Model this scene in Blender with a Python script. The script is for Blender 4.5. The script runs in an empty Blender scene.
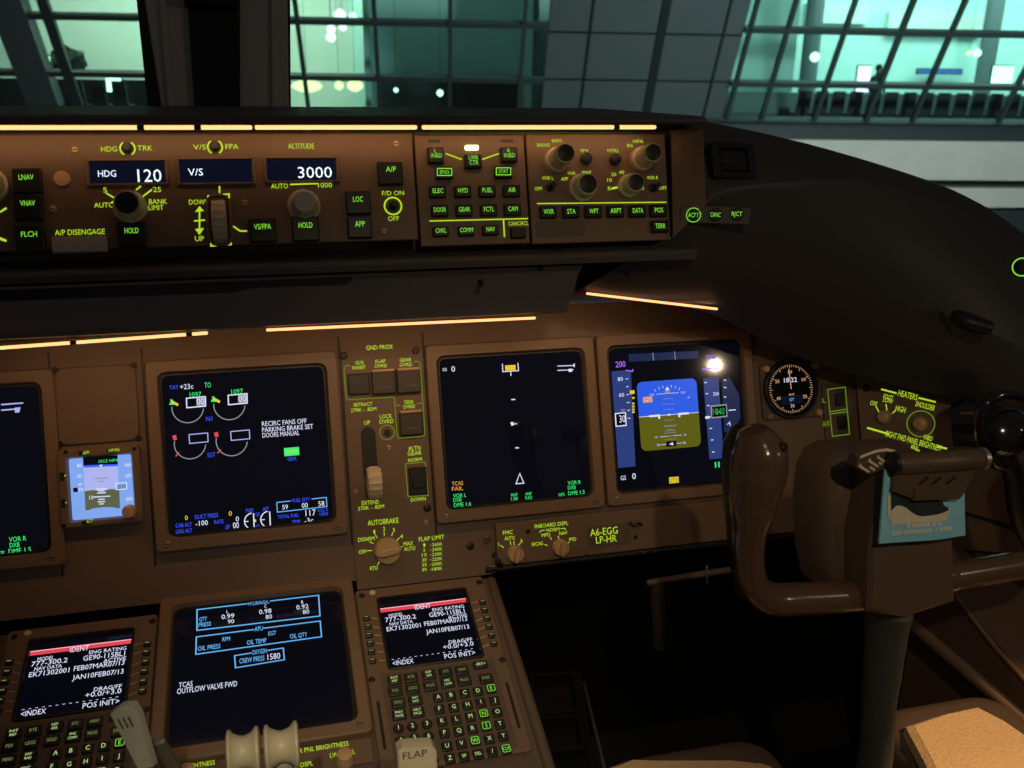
import bpy, math, random
from math import sin, cos, pi, radians
from mathutils import Vector, Matrix
random.seed(7)
S = bpy.context.scene
COL = S.collection
V = Vector

# ------------------------------------------------------------------ camera
YAW, PITCH, ROLL, FPX = radians(14.748), radians(18.612), radians(.929), 953.2
CAM = V((.0319, -1.006, .4049))
_f = V((sin(YAW)*cos(PITCH), cos(YAW)*cos(PITCH), -sin(PITCH)))
_r0 = V((cos(YAW), -sin(YAW), 0)); _u0 = _r0.cross(_f)
_r = _r0*cos(ROLL)+_u0*sin(ROLL); _u = -_r0*sin(ROLL)+_u0*cos(ROLL)
cd = bpy.data.cameras.new('camera'); cam = bpy.data.objects.new('camera', cd); COL.objects.link(cam)
cam.matrix_world = Matrix(((_r.x, _u.x, -_f.x, CAM.x), (_r.y, _u.y, -_f.y, CAM.y), (_r.z, _u.z, -_f.z, CAM.z), (0, 0, 0, 1)))
cd.sensor_width = 36; cd.lens = FPX*36/1024; cd.clip_start = .02; cd.clip_end = 300
cd.dof.use_dof = True; cd.dof.focus_distance = 1.0; cd.dof.aperture_fstop = 11
S.camera = cam
def ray(x, y): return _r*((x-512)/FPX)-_u*((y-384)/FPX)+_f
def hit(x, y, o, n):
    d = ray(x, y); return CAM+d*((V(o)-CAM).dot(n)/d.dot(n))
def at_y(x, y, Y): return hit(x, y, (0, Y, 0), V((0, 1, 0)))
def at_x(x, y, X): return hit(x, y, (X, 0, 0), V((1, 0, 0)))
def at_z(x, y, Z): return hit(x, y, (0, 0, Z), V((0, 0, 1)))
def zm(ox, oy, s): return lambda x, y: (ox+x/s, oy+y/s)      # measured positions of a magnified crop

class Plane:
    """A flat panel face: origin, right axis, up axis, outward normal."""
    def __init__(s, o, u, v):
        s.o, s.u, s.v = V(o), V(u).normalized(), V(v).normalized(); s.n = s.u.cross(s.v)
    def uv(s, x, y):
        d = hit(x, y, s.o, s.n)-s.o; return (d.dot(s.u), d.dot(s.v))
    def mat(s, u0=0, v0=0):
        p = s.o+s.u*u0+s.v*v0; u, v, n = s.u, s.v, s.n
        return Matrix(((u.x, v.x, n.x, p.x), (u.y, v.y, n.y, p.y), (u.z, v.z, n.z, p.z), (0, 0, 0, 1)))
    def up(s, n): return Plane(s.o+s.n*n, s.u, s.v)
def tilt(o, deg, yaw=0):
    a, b = radians(deg), radians(yaw)
    return Plane(o, (cos(b), -sin(b), 0), (sin(b)*sin(a), cos(b)*sin(a), cos(a)))
MAIN = tilt((0, .0033, -.0012), 20)
PED = Plane((0, -.1429, -.1772), (1, 0, 0), (0, cos(radians(15.81)), sin(radians(15.81)))).up(-.0042)
PK = PED.up(.0085)
MCP = tilt((0, -.14, .297), 18)
_c = MAIN.uv(853, 376)
HTR = tilt(MAIN.o+MAIN.u*_c[0]+MAIN.v*_c[1]+MAIN.n*.004, 20, 50)

# ------------------------------------------------------------------ materials
def lin(c): return tuple((x/255/12.92 if x/255 <= .04045 else ((x/255+.055)/1.055)**2.4) for x in c)
MATS = {}
def mat(name, col, rough=.5, metal=0, scale=120, var=.12, bump=.05, spec=.5, coat=0):
    """Painted or moulded surface: noise varies the colour a little and roughens the finish."""
    m = bpy.data.materials.new(name); m.use_nodes = True; nt = m.node_tree; N, L = nt.nodes, nt.links
    b = N['Principled BSDF']; b.inputs['Roughness'].default_value = rough; b.inputs['Metallic'].default_value = metal
    b.inputs['Specular IOR Level'].default_value = spec; b.inputs['Coat Weight'].default_value = coat
    tc = N.new('ShaderNodeTexCoord'); nz = N.new('ShaderNodeTexNoise'); nz.inputs['Scale'].default_value = scale; nz.inputs['Detail'].default_value = 4
    mx = N.new('ShaderNodeMix'); mx.data_type = 'RGBA'
    c = col
    mx.inputs['A'].default_value = (*[x*(1-var) for x in c], 1); mx.inputs['B'].default_value = (*[min(1, x*(1+var)) for x in c], 1)
    L.new(tc.outputs['Object'], nz.inputs['Vector']); L.new(nz.outputs['Fac'], mx.inputs['Factor']); L.new(mx.outputs['Result'], b.inputs['Base Color'])
    if bump:
        bp = N.new('ShaderNodeBump'); bp.inputs['Strength'].default_value = bump; bp.inputs['Distance'].default_value = .001
        L.new(nz.outputs['Fac'], bp.inputs['Height']); L.new(bp.outputs['Normal'], b.inputs['Normal'])
    MATS[name] = m; return m
def emi(name, rgb, k=1.0, rough=.2):
    m = bpy.data.materials.new(name); m.use_nodes = True; b = m.node_tree.nodes['Principled BSDF']
    b.inputs['Base Color'].default_value = (.003, .003, .003, 1); b.inputs['Roughness'].default_value = rough
    b.inputs['Specular IOR Level'].default_value = .5 if rough < .1 else .12
    b.inputs['Emission Color'].default_value = (*lin(rgb), 1); b.inputs['Emission Strength'].default_value = k
    MATS[name] = m; return m
def glass(name, tint, gloss):
    m = bpy.data.materials.new(name); m.use_nodes = True; N, L = m.node_tree.nodes, m.node_tree.links
    N.remove(N['Principled BSDF']); t = N.new('ShaderNodeBsdfTransparent'); t.inputs['Color'].default_value = (*tint, 1)
    g = N.new('ShaderNodeBsdfGlossy'); g.inputs['Roughness'].default_value = .03; mx = N.new('ShaderNodeMixShader'); mx.inputs[0].default_value = gloss
    L.new(t.outputs[0], mx.inputs[1]); L.new(g.outputs[0], mx.inputs[2]); L.new(mx.outputs[0], N['Material Output'].inputs['Surface'])
    MATS[name] = m; return m
brown = mat('brown_panel_paint', (.19, .122, .078), .5, var=.10, scale=400)
brown2 = mat('brown_bezel_paint', (.23, .145, .088), .42, var=.08, scale=300)
plate = mat('dark_brown_plate', (.13, .09, .068), .5, scale=300)
grey = mat('dark_grey_vinyl', (.045, .043, .043), .75, scale=700, bump=.25)
greyc = mat('charcoal_leather', (.085, .079, .078), .55, scale=500, bump=.3)
bellym = mat('grey_belly_vinyl', (.17, .155, .15), .65, scale=700, bump=.25)
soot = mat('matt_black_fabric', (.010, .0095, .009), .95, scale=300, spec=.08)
hoodm = mat('black_hood_vinyl', (.048, .045, .045), .5, scale=700, bump=.25)
clipd = mat('dark_clip_brown', (.10, .066, .045), .42, scale=200)
black = mat('black_plastic', (.012, .012, .012), .45, scale=300)
blk2 = mat('black_key_plastic', (.018, .017, .015), .4, scale=300)
gloss2 = mat('satin_black', (.012, .012, .013), .32, scale=40)
gloss = mat('gloss_black', (.012, .012, .013), .12, scale=40, coat=.6)
cream = mat('cream_plastic', (.72, .62, .42), .4, scale=150, var=.08)
creamg = mat('grey_cream_plastic', (.52, .50, .40), .45, scale=150, var=.08)
tan = mat('tan_knob', (.62, .41, .21), .4, scale=150)
yokeb = mat('yoke_brown_gloss', (.118, .066, .044), .2, scale=60, var=.06, bump=.01, coat=.3)
yokem = mat('yoke_brown_matt', (.125, .080, .056), .55, scale=200)
clipm = mat('clip_brown', (.24, .165, .11), .38, scale=200)
metalm = mat('worn_steel', (.45, .40, .33), .4, .8, scale=200)
sheep = mat('tan_sheepskin', (.66, .46, .25), .95, scale=260, var=.25, bump=1.0)
leather = mat('brown_leather', (.10, .068, .05), .6, scale=250, bump=.3)
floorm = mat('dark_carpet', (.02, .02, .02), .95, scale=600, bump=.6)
grout = mat('grey_green_boot', (.085, .09, .075), .75, scale=120, var=.2, bump=.4)
screen = mat('black_screen_glass', (.004, .004, .006), .07, scale=5, var=0, bump=0, spec=.5)
lcd = emi('lcd_dark', (5, 6, 14), 1, .06)
LEG = emi('legend_yellow_green', (168, 204, 42), 1.15)
LEGD = emi('legend_green_dim', (108, 140, 36), 1.0)
GRN = emi('legend_green', (130, 225, 62), 1.0)
ORG = emi('strip_lens', (255, 176, 112), 1.9)
guardm = mat('dark_switch_guard', (.055, .042, .034), .45, scale=300)
WHT = emi('symbol_white', (225, 230, 255), 1.0)
DIM = emi('symbol_grey', (150, 152, 165), .9)
SG = emi('symbol_green', (60, 240, 120), 1.0)
SY = emi('symbol_yellow', (235, 200, 50), 1.0)
SA = emi('symbol_amber', (240, 165, 60), 1.0)
SB = emi('symbol_blue', (60, 90, 255), 1.0)
SC = emi('symbol_cyan', (110, 190, 255), 1.0)
SM = emi('symbol_violet', (175, 110, 255), 1.0)
SR = emi('symbol_red', (225, 70, 85), 1.0)
SKY = emi('horizon_blue', (45, 92, 225), 1.0)
GND = emi('horizon_brown', (92, 92, 22), 1.0)
NAVY = emi('tape_navy', (46, 62, 122), 1.0)
NAVD = emi('tape_dark_navy', (28, 38, 74), 1.0)
PALE = emi('lcd_pale_blue', (128, 166, 238), 1.0)
LILA = emi('lcd_lilac', (172, 180, 240), 1.0)
OLIV = emi('lcd_olive', (92, 98, 72), 1.0)
LCDB = emi('window_lcd_navy', (8, 13, 30), 1.0)
LCDW = emi('window_digit_white', (225, 240, 255), 1.3)
KEYG = emi('key_legend', (190, 222, 140), .95)
KEYD = emi('key_legend_dim', (120, 140, 80), .9)
KEYH = emi('key_legend_bright', (130, 225, 70), 1.0)
CRM = emi('dial_cream', (225, 170, 125), .95)
MARK = mat('cream_paint_mark', (.88, .70, .46), .6)
DARKINK = mat('dark_ink', (.03, .03, .03), .6)

# ------------------------------------------------------------------ mesh building
def rrect(cu, cv, w, h, r=0, k=3):
    if r <= 0: return [(cu-w/2, cv-h/2), (cu+w/2, cv-h/2), (cu+w/2, cv+h/2), (cu-w/2, cv+h/2)]
    P = []
    for sx, sy, a0 in ((1, -1, -90), (1, 1, 0), (-1, 1, 90), (-1, -1, 180)):
        for i in range(k+1):
            a = radians(a0+90*i/k); P.append((cu+sx*(w/2-r)+r*cos(a), cv+sy*(h/2-r)+r*sin(a)))
    return P
def circ(cu, cv, r, k=20): return [(cu+r*cos(2*pi*i/k), cv+r*sin(2*pi*i/k)) for i in range(k)]
def shrink(P, d):
    cu = sum(p[0] for p in P)/len(P); cv = sum(p[1] for p in P)/len(P)
    w = max(abs(p[0]-cu) for p in P); h = max(abs(p[1]-cv) for p in P)
    return [(cu+(p[0]-cu)*(1-d/w), cv+(p[1]-cv)*(1-d/h)) for p in P]
OFF = {}
TXT = {}
def glyphs(s):
    if s not in TXT:
        c = bpy.data.curves.new('text_source', 'FONT'); c.body = s; c.size = 1; c.resolution_u = 2; c.align_x = 'LEFT'
        o = bpy.data.objects.new('text_source', c); me = bpy.data.meshes.new_from_object(o)
        vs = [(v.co.x, v.co.y) for v in me.vertices]; fs = [tuple(p.vertices) for p in me.polygons]
        bpy.data.objects.remove(o); bpy.data.curves.remove(c); bpy.data.meshes.remove(me)
        x0 = min((v[0] for v in vs), default=0); x1 = max((v[0] for v in vs), default=1)
        y0 = min((v[1] for v in vs), default=0); y1 = max((v[1] for v in vs), default=.7)
        TXT[s] = (vs, fs, x0, x1, y0, y1)
    return TXT[s]
class MB:
    def __init__(s, *mats): s.v, s.f, s.mi, s.mats = [], [], [], list(mats)
    def m(s, mt):
        if mt not in s.mats: s.mats.append(mt)
        return s.mats.index(mt)
    def add(s, vs, fs, mt=None):
        i = s.m(mt) if mt else 0; b = len(s.v); s.v += [tuple(p) for p in vs]
        for f in fs: s.f.append(tuple(b+j for j in f)); s.mi.append(i)
        return s
    def prism(s, P, n0, n1, ch=0, mt=None, back=True):
        k = len(P); R = [[(p[0], p[1], n0) for p in P], [(p[0], p[1], n1-(ch if n1 > n0 else -ch)) for p in P]]
        if ch: R.append([(p[0], p[1], n1) for p in shrink(P, ch)])
        vs = sum(R, []); fs = []
        for a in range(len(R)-1):
            fs += [(a*k+i, a*k+(i+1) % k, (a+1)*k+(i+1) % k, (a+1)*k+i) for i in range(k)]
        fs.append(tuple((len(R)-1)*k+i for i in range(k)))
        if back: fs.append(tuple(reversed(range(k))))
        return s.add(vs, fs, mt)
    def box(s, cu, cv, w, h, n0, n1, ch=0, r=0, mt=None): return s.prism(rrect(cu, cv, w, h, r), n0, n1, ch, mt)
    def frame(s, PO, PI, n0, n1, nin, ch=0, mt=None):
        k = len(PO); R = [[(p[0], p[1], n0) for p in PO], [(p[0], p[1], n1-ch) for p in PO]]
        if ch: R.append([(p[0], p[1], n1) for p in shrink(PO, ch)])
        R += [[(p[0], p[1], n1) for p in shrink(PI, -ch)], [(p[0], p[1], nin) for p in PI]]
        vs = sum(R, []); fs = []
        for a in range(len(R)-1):
            fs += [(a*k+i, a*k+(i+1) % k, (a+1)*k+(i+1) % k, (a+1)*k+i) for i in range(k)]
        return s.add(vs, fs, mt)
    def lathe(s, prof, cu, cv, seg=24, mt=None, M=None, flute=0, nfl=0):
        vs, fs = [], []
        for r, n in prof:
            for i in range(seg):
                rr = r*(1+(flute*cos(2*pi*i*nfl/seg) if nfl else 0)); a = 2*pi*i/seg
                p = V((cu+rr*cos(a), cv+rr*sin(a), n)); vs.append(M@p if M else p)
        for a in range(len(prof)-1):
            fs += [(a*seg+i, a*seg+(i+1) % seg, (a+1)*seg+(i+1) % seg, (a+1)*seg+i) for i in range(seg)]
        fs.append(tuple((len(prof)-1)*seg+i for i in range(seg))); fs.append(tuple(reversed(range(seg))))
        return s.add(vs, fs, mt)
    def stroke(s, P, w, n, mt=None, closed=False, t=0):
        P = [V((p[0], p[1])) for p in P]
        if closed: P = P+[P[0], P[1]]
        k = len(P); vs = []
        for i, p in enumerate(P):
            a = P[max(i-1, 0)]; b = P[min(i+1, k-1)]
            d1 = (p-a).normalized() if i else (b-p).normalized(); d2 = (b-p).normalized() if i < k-1 else d1
            d = (d1+d2); d = d.normalized() if d.length > 1e-6 else d1
            q = V((-d.y, d.x)); c = max(.5, abs(d.dot(d2)))
            vs += [(p.x+q.x*w/2/c, p.y+q.y*w/2/c, n), (p.x-q.x*w/2/c, p.y-q.y*w/2/c, n)]
        rng = range(1, k-1) if closed else range(k-1)
        fs = [(2*i, 2*i+1, 2*i+3, 2*i+2) for i in rng]
        return s.add(vs, fs, mt)
    def flat(s, P, n, mt=None): return s.add([(p[0], p[1], n) for p in P], [tuple(range(len(P)))], mt)
    def text(s, t, u, v, h, n, w=None, mt=None, al='C', rot=0):
        """Flat lettering: cap height h, centred on (u, v); w squeezes the line to that width."""
        vs, fs, x0, x1, y0, y1 = glyphs(t)
        k = h/.69; kx = w/(x1-x0) if w else k*.88
        W = (x1-x0)*kx; du = {'C': -W/2, 'L': 0, 'R': -W}[al]
        c, sn = cos(rot), sin(rot); out = []
        for p in vs:
            a = (p[0]-x0)*kx+du; b = p[1]*k-h/2
            out.append((u+a*c-b*sn, v+a*sn+b*c, n))
        return s.add(out, fs, mt)
    def tube(s, P, R, seg=14, mt=None, smooth=4, cap=True, up=(0, -1, 0)):
        """Swept tube along 3-D points; R gives a radius or (side, up) radii per point; Catmull-Rom in between."""
        P = [V(p) for p in P]; R = [r if isinstance(r, tuple) else (r, r) for r in R]; Q, RR = [], []
        k = len(P)
        for i in range(k-1):
            p0, p1, p2, p3 = P[max(i-1, 0)], P[i], P[i+1], P[min(i+2, k-1)]
            for j in range(smooth):
                t = j/smooth; t2, t3 = t*t, t*t*t
                Q.append(.5*((2*p1)+(p2-p0)*t+(2*p0-5*p1+4*p2-p3)*t2+(3*p1-p0-3*p2+p3)*t3))
                e = t*t*(3-2*t); RR.append((R[i][0]*(1-e)+R[i+1][0]*e, R[i][1]*(1-e)+R[i+1][1]*e))
        Q.append(P[-1]); RR.append(R[-1]); vs, fs = [], []
        uv = V(up)
        for i, q in enumerate(Q):
            d = (Q[min(i+1, len(Q)-1)]-Q[max(i-1, 0)]).normalized()
            a = d.cross(uv)
            if a.length < .05: a = d.cross(V((1, 0, 0)))
            a.normalize(); b = a.cross(d).normalized()
            for j in range(seg):
                th = 2*pi*j/seg; vs.append(q+a*cos(th)*RR[i][0]+b*sin(th)*RR[i][1])
        for i in range(len(Q)-1):
            fs += [(i*seg+j, i*seg+(j+1) % seg, (i+1)*seg+(j+1) % seg, (i+1)*seg+j) for j in range(seg)]
        if cap:
            for e, i in ((0, 0), (1, len(Q)-1)):
                d = (Q[0]-Q[1]).normalized() if e == 0 else (Q[-1]-Q[-2]).normalized()
                b0 = len(vs); rr = min(RR[i])*.55
                ring = [Q[i]+(vs[i*seg+j]-Q[i])*.72+d*rr*.75 for j in range(seg)]; vs += ring
                vs.append(Q[i]+d*rr)
                for j in range(seg):
                    q4 = (i*seg+j, i*seg+(j+1) % seg, b0+(j+1) % seg, b0+j); q3 = (b0+j, b0+(j+1) % seg, b0+seg)
                    fs += [q4, q3] if e else [tuple(reversed(q4)), tuple(reversed(q3))]
        return s.add(vs, fs, mt)
    def build(s, name, mt=None, parent=None, label=None, sharp=35):
        ou, ov = OFF.get(parent.name, (0, 0)) if parent else (0, 0)
        me = bpy.data.meshes.new(name); me.from_pydata([(p[0]-ou, p[1]-ov, p[2]) for p in s.v], [], s.f); 
        mats = s.mats or [mt]
        if mt and (not s.mats): mats = [mt]
        elif mt and mt not in mats: mats = mats
        for x in mats: me.materials.append(x)
        me.polygons.foreach_set('material_index', s.mi); me.update()
        me.polygons.foreach_set('use_smooth', [True]*len(me.polygons)); me.set_sharp_from_angle(angle=radians(sharp))
        o = bpy.data.objects.new(name, me); COL.objects.link(o)
        if parent: o.parent = parent; OFF[o.name] = (ou, ov)
        if label: o['label'] = label
        return o
def tag(o, label, cat, group=None, kind=None):
    o['label'] = label; o['category'] = cat
    if group: o['group'] = group
    if kind: o['kind'] = kind
    return o
def thing(name, label, cat, pl=None, u=0, v=0, loc=None, group=None):
    o = bpy.data.objects.new(name, None); COL.objects.link(o); o.empty_display_size = .02
    if pl: o.matrix_world = pl.mat(u, v); OFF[o.name] = (u, v)
    elif loc: o.location = loc
    return tag(o, label, cat, group)
def kids(o): return [c for c in COL.objects if c.parent == o]
def copy_tree(o, parent=None):
    c = o.copy(); COL.objects.link(c)
    if parent: c.parent = parent
    for ch in kids(o): copy_tree(ch, c)
    return c
class Wr:
    """Lays lettering and strokes on a panel face from measured places."""
    def __init__(s, pl, n, mt): s.pl, s.n, s.b, s.mt = pl.up(n), n, MB(mt), mt
    def sc(s, x, y): return (V(s.pl.uv(x, y-4))-V(s.pl.uv(x, y+4))).length/8
    def t(s, t, x, y, h, w=None, mt=None, al='C', rot=0):
        u, v = s.pl.uv(x, y); k = s.sc(x, y)
        if w:
            kx = (V(s.pl.uv(x+4, y))-V(s.pl.uv(x-4, y))).length/8; w = w*kx
        s.b.text(t, u, v, h*k, s.n, w, mt or s.mt, al, rot); return s
    def l(s, P, w=1.0, mt=None, closed=False):
        k = s.sc(*P[0]); s.b.stroke([s.pl.uv(*p) for p in P], w*k, s.n, mt or s.mt, closed); return s
    def ring(s, x, y, r, w=1.2, mt=None, a0=0, a1=360):
        k = s.sc(x, y); u, v = s.pl.uv(x, y); kk = max(6, int(abs(a1-a0)/12))
        s.b.stroke([(u+r*k*cos(radians(a0+(a1-a0)*i/kk)), v+r*k*sin(radians(a0+(a1-a0)*i/kk))) for i in range(kk+1)], w*k, s.n, mt or s.mt); return s
    def q(s, P, mt=None, dn=0): s.b.flat([s.pl.uv(*p) for p in P], s.n+dn, mt or s.mt); return s
    def r(s, x0, y0, x1, y1, mt=None, dn=0, rad=0):
        a = s.pl.uv(x0, (y0+y1)/2); b = s.pl.uv(x1, (y0+y1)/2); c = s.pl.uv((x0+x1)/2, y0); d = s.pl.uv((x0+x1)/2, y1)
        s.b.flat(rrect((a[0]+b[0])/2, (c[1]+d[1])/2, b[0]-a[0], c[1]-d[1], rad), s.n+dn, mt or s.mt); return s
    def done(s, parent, name='legend', label=None): return s.b.build(name, None, parent, label)
def rect_uv(pl, x0, y0, x1, y1):
    a = pl.uv(x0, (y0+y1)/2); b = pl.uv(x1, (y0+y1)/2); c = pl.uv((x0+x1)/2, y0); d = pl.uv((x0+x1)/2, y1)
    return (a[0]+b[0])/2, (c[1]+d[1])/2, b[0]-a[0], c[1]-d[1]
def screw(root, u, v, n, r=.0032, mt=None):
    b = MB(mt or metalm); b.lathe([(r, n), (r, n+.0008), (r*.8, n+.0014)], u, v, 12)
    b.box(u, v, r*1.5, r*.28, n+.0014, n+.0015, mt=black); return b.build('screw', None, root)

# ------------------------------------------------------------------ main panel and its display units
pb = thing('instrument_panel', 'dark brown forward instrument panel that carries the large square display screens', 'panel', MAIN, 0, -.17)
b = MB(brown)
b.prism([(-.53, -.157), (.252, -.157), (.252, -.156), (.77, -.158), (.77, .142), (-.53, .142)], -.012, 0, 0)
b.build('panel_plate', None, pb)
# recessed dark seams between the units
for x in (.1045, .2005, -.196, -.104): b = MB(black); b.box(x, 0, .0022, .235, .0001, .0004); b.build('seam', None, pb)

def display_unit(label, pl, u, v, sw=.170, bw=.203, bh=.205, sr=.007, name='display_unit', dv=0):
    t = thing(name, label, 'display', pl, u, v-bh/2)
    f = MB(brown2)
    f.frame(rrect(u, v+dv, bw, bh, .005), rrect(u, v, sw+.006, sw+.006, sr+.002), .0006, .010, .0035, .0016)
    f.build('bezel', None, t)
    g = MB(black); g.frame(rrect(u, v, sw+.0056, sw+.0056, sr+.002), rrect(u, v, sw, sw, sr), .001, .0046, .0032, .0004); g.build('gasket', None, t)
    g = MB(lcd); g.box(u, v, sw+.001, sw+.001, .001, .0036, r=sr); sc = g.build('screen', None, t)
    for su in (-1, 1):
        screw(t, u+su*(bw/2-.012), v+dv-bh/2+.0085, .010, .0034, brown2 if su > 0 else None)
    return t, sc
SN = .0042

# --- engine display (upper centre)
eic, sc = display_unit('upper centre display with engine dials and white RECIRC FANS OFF message', MAIN, 0, 0)
w = Wr(MAIN.up(0), SN, WHT); Z = zm(140, 330, 4.655); K = 4.655
def zt(w, Z, s, t, x, y, h, wd=None, mt=None, al='C'):
    px = Z(x, y); w.t(t, px[0], px[1], h/s, wd/s if wd else None, mt, al)
zt(w, Z, K, 'TAT', 158, 267, 18, 42, SB); zt(w, Z, K, '+23c', 217, 263, 24, 62); zt(w, Z, K, 'TO', 315, 256, 24, 30, SG)
for dx, dy in ((0, 0), (194, -14)):
    zt(w, Z, K, '1097', 258+dx, 300+dy, 22, 54, SG)
    w.l([Z(216+dx, 318+dy), Z(304+dx, 310+dy), Z(305+dx, 354+dy), Z(218+dx, 362+dy)], 1.1, None, True)
    w.q([Z(262+dx, 314+dy), Z(304+dx, 310+dy), Z(305+dx, 352+dy), Z(263+dx, 357+dy)], DIM, -.0001)
    zt(w, Z, K, '00', 282+dx, 333+dy, 30, 36, WHT)
    w.ring(*Z(222+dx, 362+dy), 15, .9, DIM, 172, 352)
    w.q([Z(140+dx, 322+dy), Z(180+dx, 344+dy), Z(176+dx, 354+dy), Z(148+dx, 342+dy)], SY); w.q([Z(135+dx, 348+dy), Z(150+dx, 320+dy), Z(158+dx, 348+dy)], SG)
    w.l([Z(228+dx, 487+dy), Z(315+dx, 479+dy), Z(317+dx, 520+dy), Z(231+dx, 528+dy)], .9, LILA, True)
    w.ring(*Z(233+dx, 530+dy), 15, .9, DIM, 165, 352)
    w.q([Z(150+dx, 492+dy), Z(168+dx, 488+dy), Z(172+dx, 510+dy), Z(156+dx, 514+dy)], SR); w.l([Z(182+dx, 570+dy), Z(166+dx, 588+dy)], 1.2, SR)
zt(w, Z, K, 'N1', 322, 413, 22, 28, SB); zt(w, Z, K, 'EGT', 333, 581, 20, 36, SB)
for i, (s, x1) in enumerate((('RECIRC FANS OFF', 776), ('PARKING BRAKE SET', 806), ('DOORS MANUAL', 740))):
    px = Z((568+x1)/2+i, 432+i*27-(x1-568)*.01); w.t(s, px[0], px[1], 4.7, (x1-568)/K)
w.q([Z(670, 550), Z(740, 544), Z(742, 582), Z(672, 588)], SG, -.0001); zt(w, Z, K, 'DOWN', 706, 566, 22, 58, LEG); zt(w, Z, K, 'GEAR', 708, 599, 17, 42, SB)
Z = zm(160, 470, 5.69); K = 5.69
for s, x, y, h, wd, m_ in (('0', 150, 272, 26, 16, SY), ('DUCT PRESS', 265, 262, 24, 132, SB), ('0', 400, 247, 26, 18, SY), ('CAB ALT', 135, 313, 22, 92, SB), ('-100', 237, 302, 28, 70, WHT), ('RATE', 335, 294, 22, 52, SB),
    ('0', 440, 278, 28, 18, WHT), ('LDG ALT', 137, 347, 22, 92, SB), ('\u0394P', 385, 323, 22, 26, SB), ('00', 432, 314, 34, 34, WHT), ('FWD', 511, 230, 22, 42, SB), ('AFT', 602, 222, 22, 36, SB), ('OP', 556, 253, 22, 24, SB), ('CL', 560, 320, 22, 24, SB),
    ('FUEL QTY', 803, 170, 20, 100, SB), ('59', 712, 211, 26, 32, WHT), ('00', 824, 201, 28, 34, WHT), ('58', 918, 191, 28, 34, WHT), ('TOTAL FUEL', 730, 262, 20, 120, SB), ('117', 857, 243, 34, 58, WHT), ('KGS X', 928, 228, 18, 58, SB), ('1000', 932, 250, 18, 48, SB), ('TEMP', 775, 294, 20, 48, SB), ('-3c', 847, 287, 28, 50, WHT)):
    zt(w, Z, K, s, x, y, h, wd, m_)
w.l([Z(664, 185), Z(745, 176)], .8, SC).l([Z(862, 165), Z(946, 156), Z(950, 208), Z(668, 240), Z(664, 185)], .8, SC)
for x, y in ((510, 290), (602, 280)):
    w.ring(*Z(x+18, y), 8, 1.0, WHT, 95, 265); w.l([Z(x+22, y-44), Z(x+26, y+42)], 1.1); w.l([Z(x-26, y+4), Z(x-6, y+2)], .8)
w.q([Z(534, 282), Z(546, 281), Z(547, 296), Z(535, 297)], SY)
w.done(sc, 'symbology')

# --- right navigation display
nd, sc = display_unit('nearly blank map display with small white triangle, between gear lever and attitude display', MAIN, .3022, 0)
w = Wr(MAIN, SN, WHT); Z = zm(430, 330, 4.655); K = 4.655
for s, x, y, h, wd, m_ in (('GS', 68, 184, 14, 20, WHT), ('0', 108, 181, 26, 17, WHT), ('TCAS', 128, 714, 18, 52, SA), ('FAIL', 128, 738, 18, 52, SA), ('VOR R', 672, 710, 18, 60, SG), ('DXB', 660, 733, 18, 36, SG), ('DME 1.5', 682, 757, 18, 76, SG),
    ('GPS', 612, 766, 14, 28, SG), ('RNP', 393, 767, 14, 30, SG), ('ANP', 458, 762, 14, 30, SG), ('1.00', 393, 785, 16, 32, SG), ('0.02', 459, 780, 16, 32, SG)):
    zt(w, Z, K, s, x, y, h, wd, m_)
Z4 = zm(330, 440, 5.12)
for s, x, y, wd in (('VOR L', 664, 284, 66), ('DXB', 652, 306, 42), ('DME 1.6', 678, 330, 88)): zt(w, Z4, 5.12, s, x, y, 20, wd, SG)
w.l([Z(337, 157), Z(339, 194), Z(412, 189), Z(409, 153)], .9).q([Z(349, 165), Z(398, 162), Z(399, 186), Z(351, 189)], SY, -.0001); zt(w, Z, K, '359', 374, 175, 16, 36, SA); w.l([Z(376, 193), Z(377, 214)], .9)
w.l([Z(378, 324), Z(397, 323)], 1.1).q([Z(374, 430), Z(388, 427), Z(391, 443), Z(379, 446)]).l([Z(388, 438), Z(405, 436)], .9).l([Z(397, 549), Z(414, 548)], 1.2)
w.l([Z(418, 668), Z(400, 716), Z(437, 713)], .9, None, True)
for y, m_ in ((168, 0), (188, 0)): w.l([Z(593, y), Z(668, y-3)], .8)
w.q([Z(668, 156), Z(674, 156), Z(674, 172), Z(668, 172)]).q([Z(645, 181), Z(662, 180), Z(662, 194), Z(645, 195)])
w.done(sc, 'symbology')

# --- attitude display
pfd, sc = display_unit('lit attitude display with blue sky and olive ground, behind the control wheel', MAIN, .5086, 0)
w = Wr(MAIN, SN, WHT); Z = zm(590, 330, 4.653); K = 4.653
w.q([Z(180, 112), Z(505, 97), Z(506, 132), Z(182, 148)], NAVD, -.0002).l([Z(292, 105), Z(296, 142)], .7, DIM).l([Z(393, 99), Z(397, 137)], .7, DIM)
w.q([Z(100, 192), Z(190, 186), Z(212, 634), Z(132, 642)], NAVY, -.0002)
w.q([Z(527, 226), Z(598, 220), Z(622, 596), Z(556, 602)], NAVY, -.0002).q([Z(612, 226), Z(650, 222), Z(694, 300), Z(700, 410), Z(668, 470), Z(625, 476)], NAVD, -.0002)
a = MAIN.uv(*Z(351, 400)); hw = (MAIN.uv(*Z(500, 390))[0]-MAIN.uv(*Z(222, 400))[0])/2; top = MAIN.uv(*Z(350, 234))[1]; bot = MAIN.uv(*Z(372, 552))[1]; hz = MAIN.uv(*Z(364, 394))[1]; ac = MAIN.uv(*Z(362, 394))[0]
P = rrect(ac, (top+bot)/2, hw*2, top-bot, .007, 5)
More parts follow.
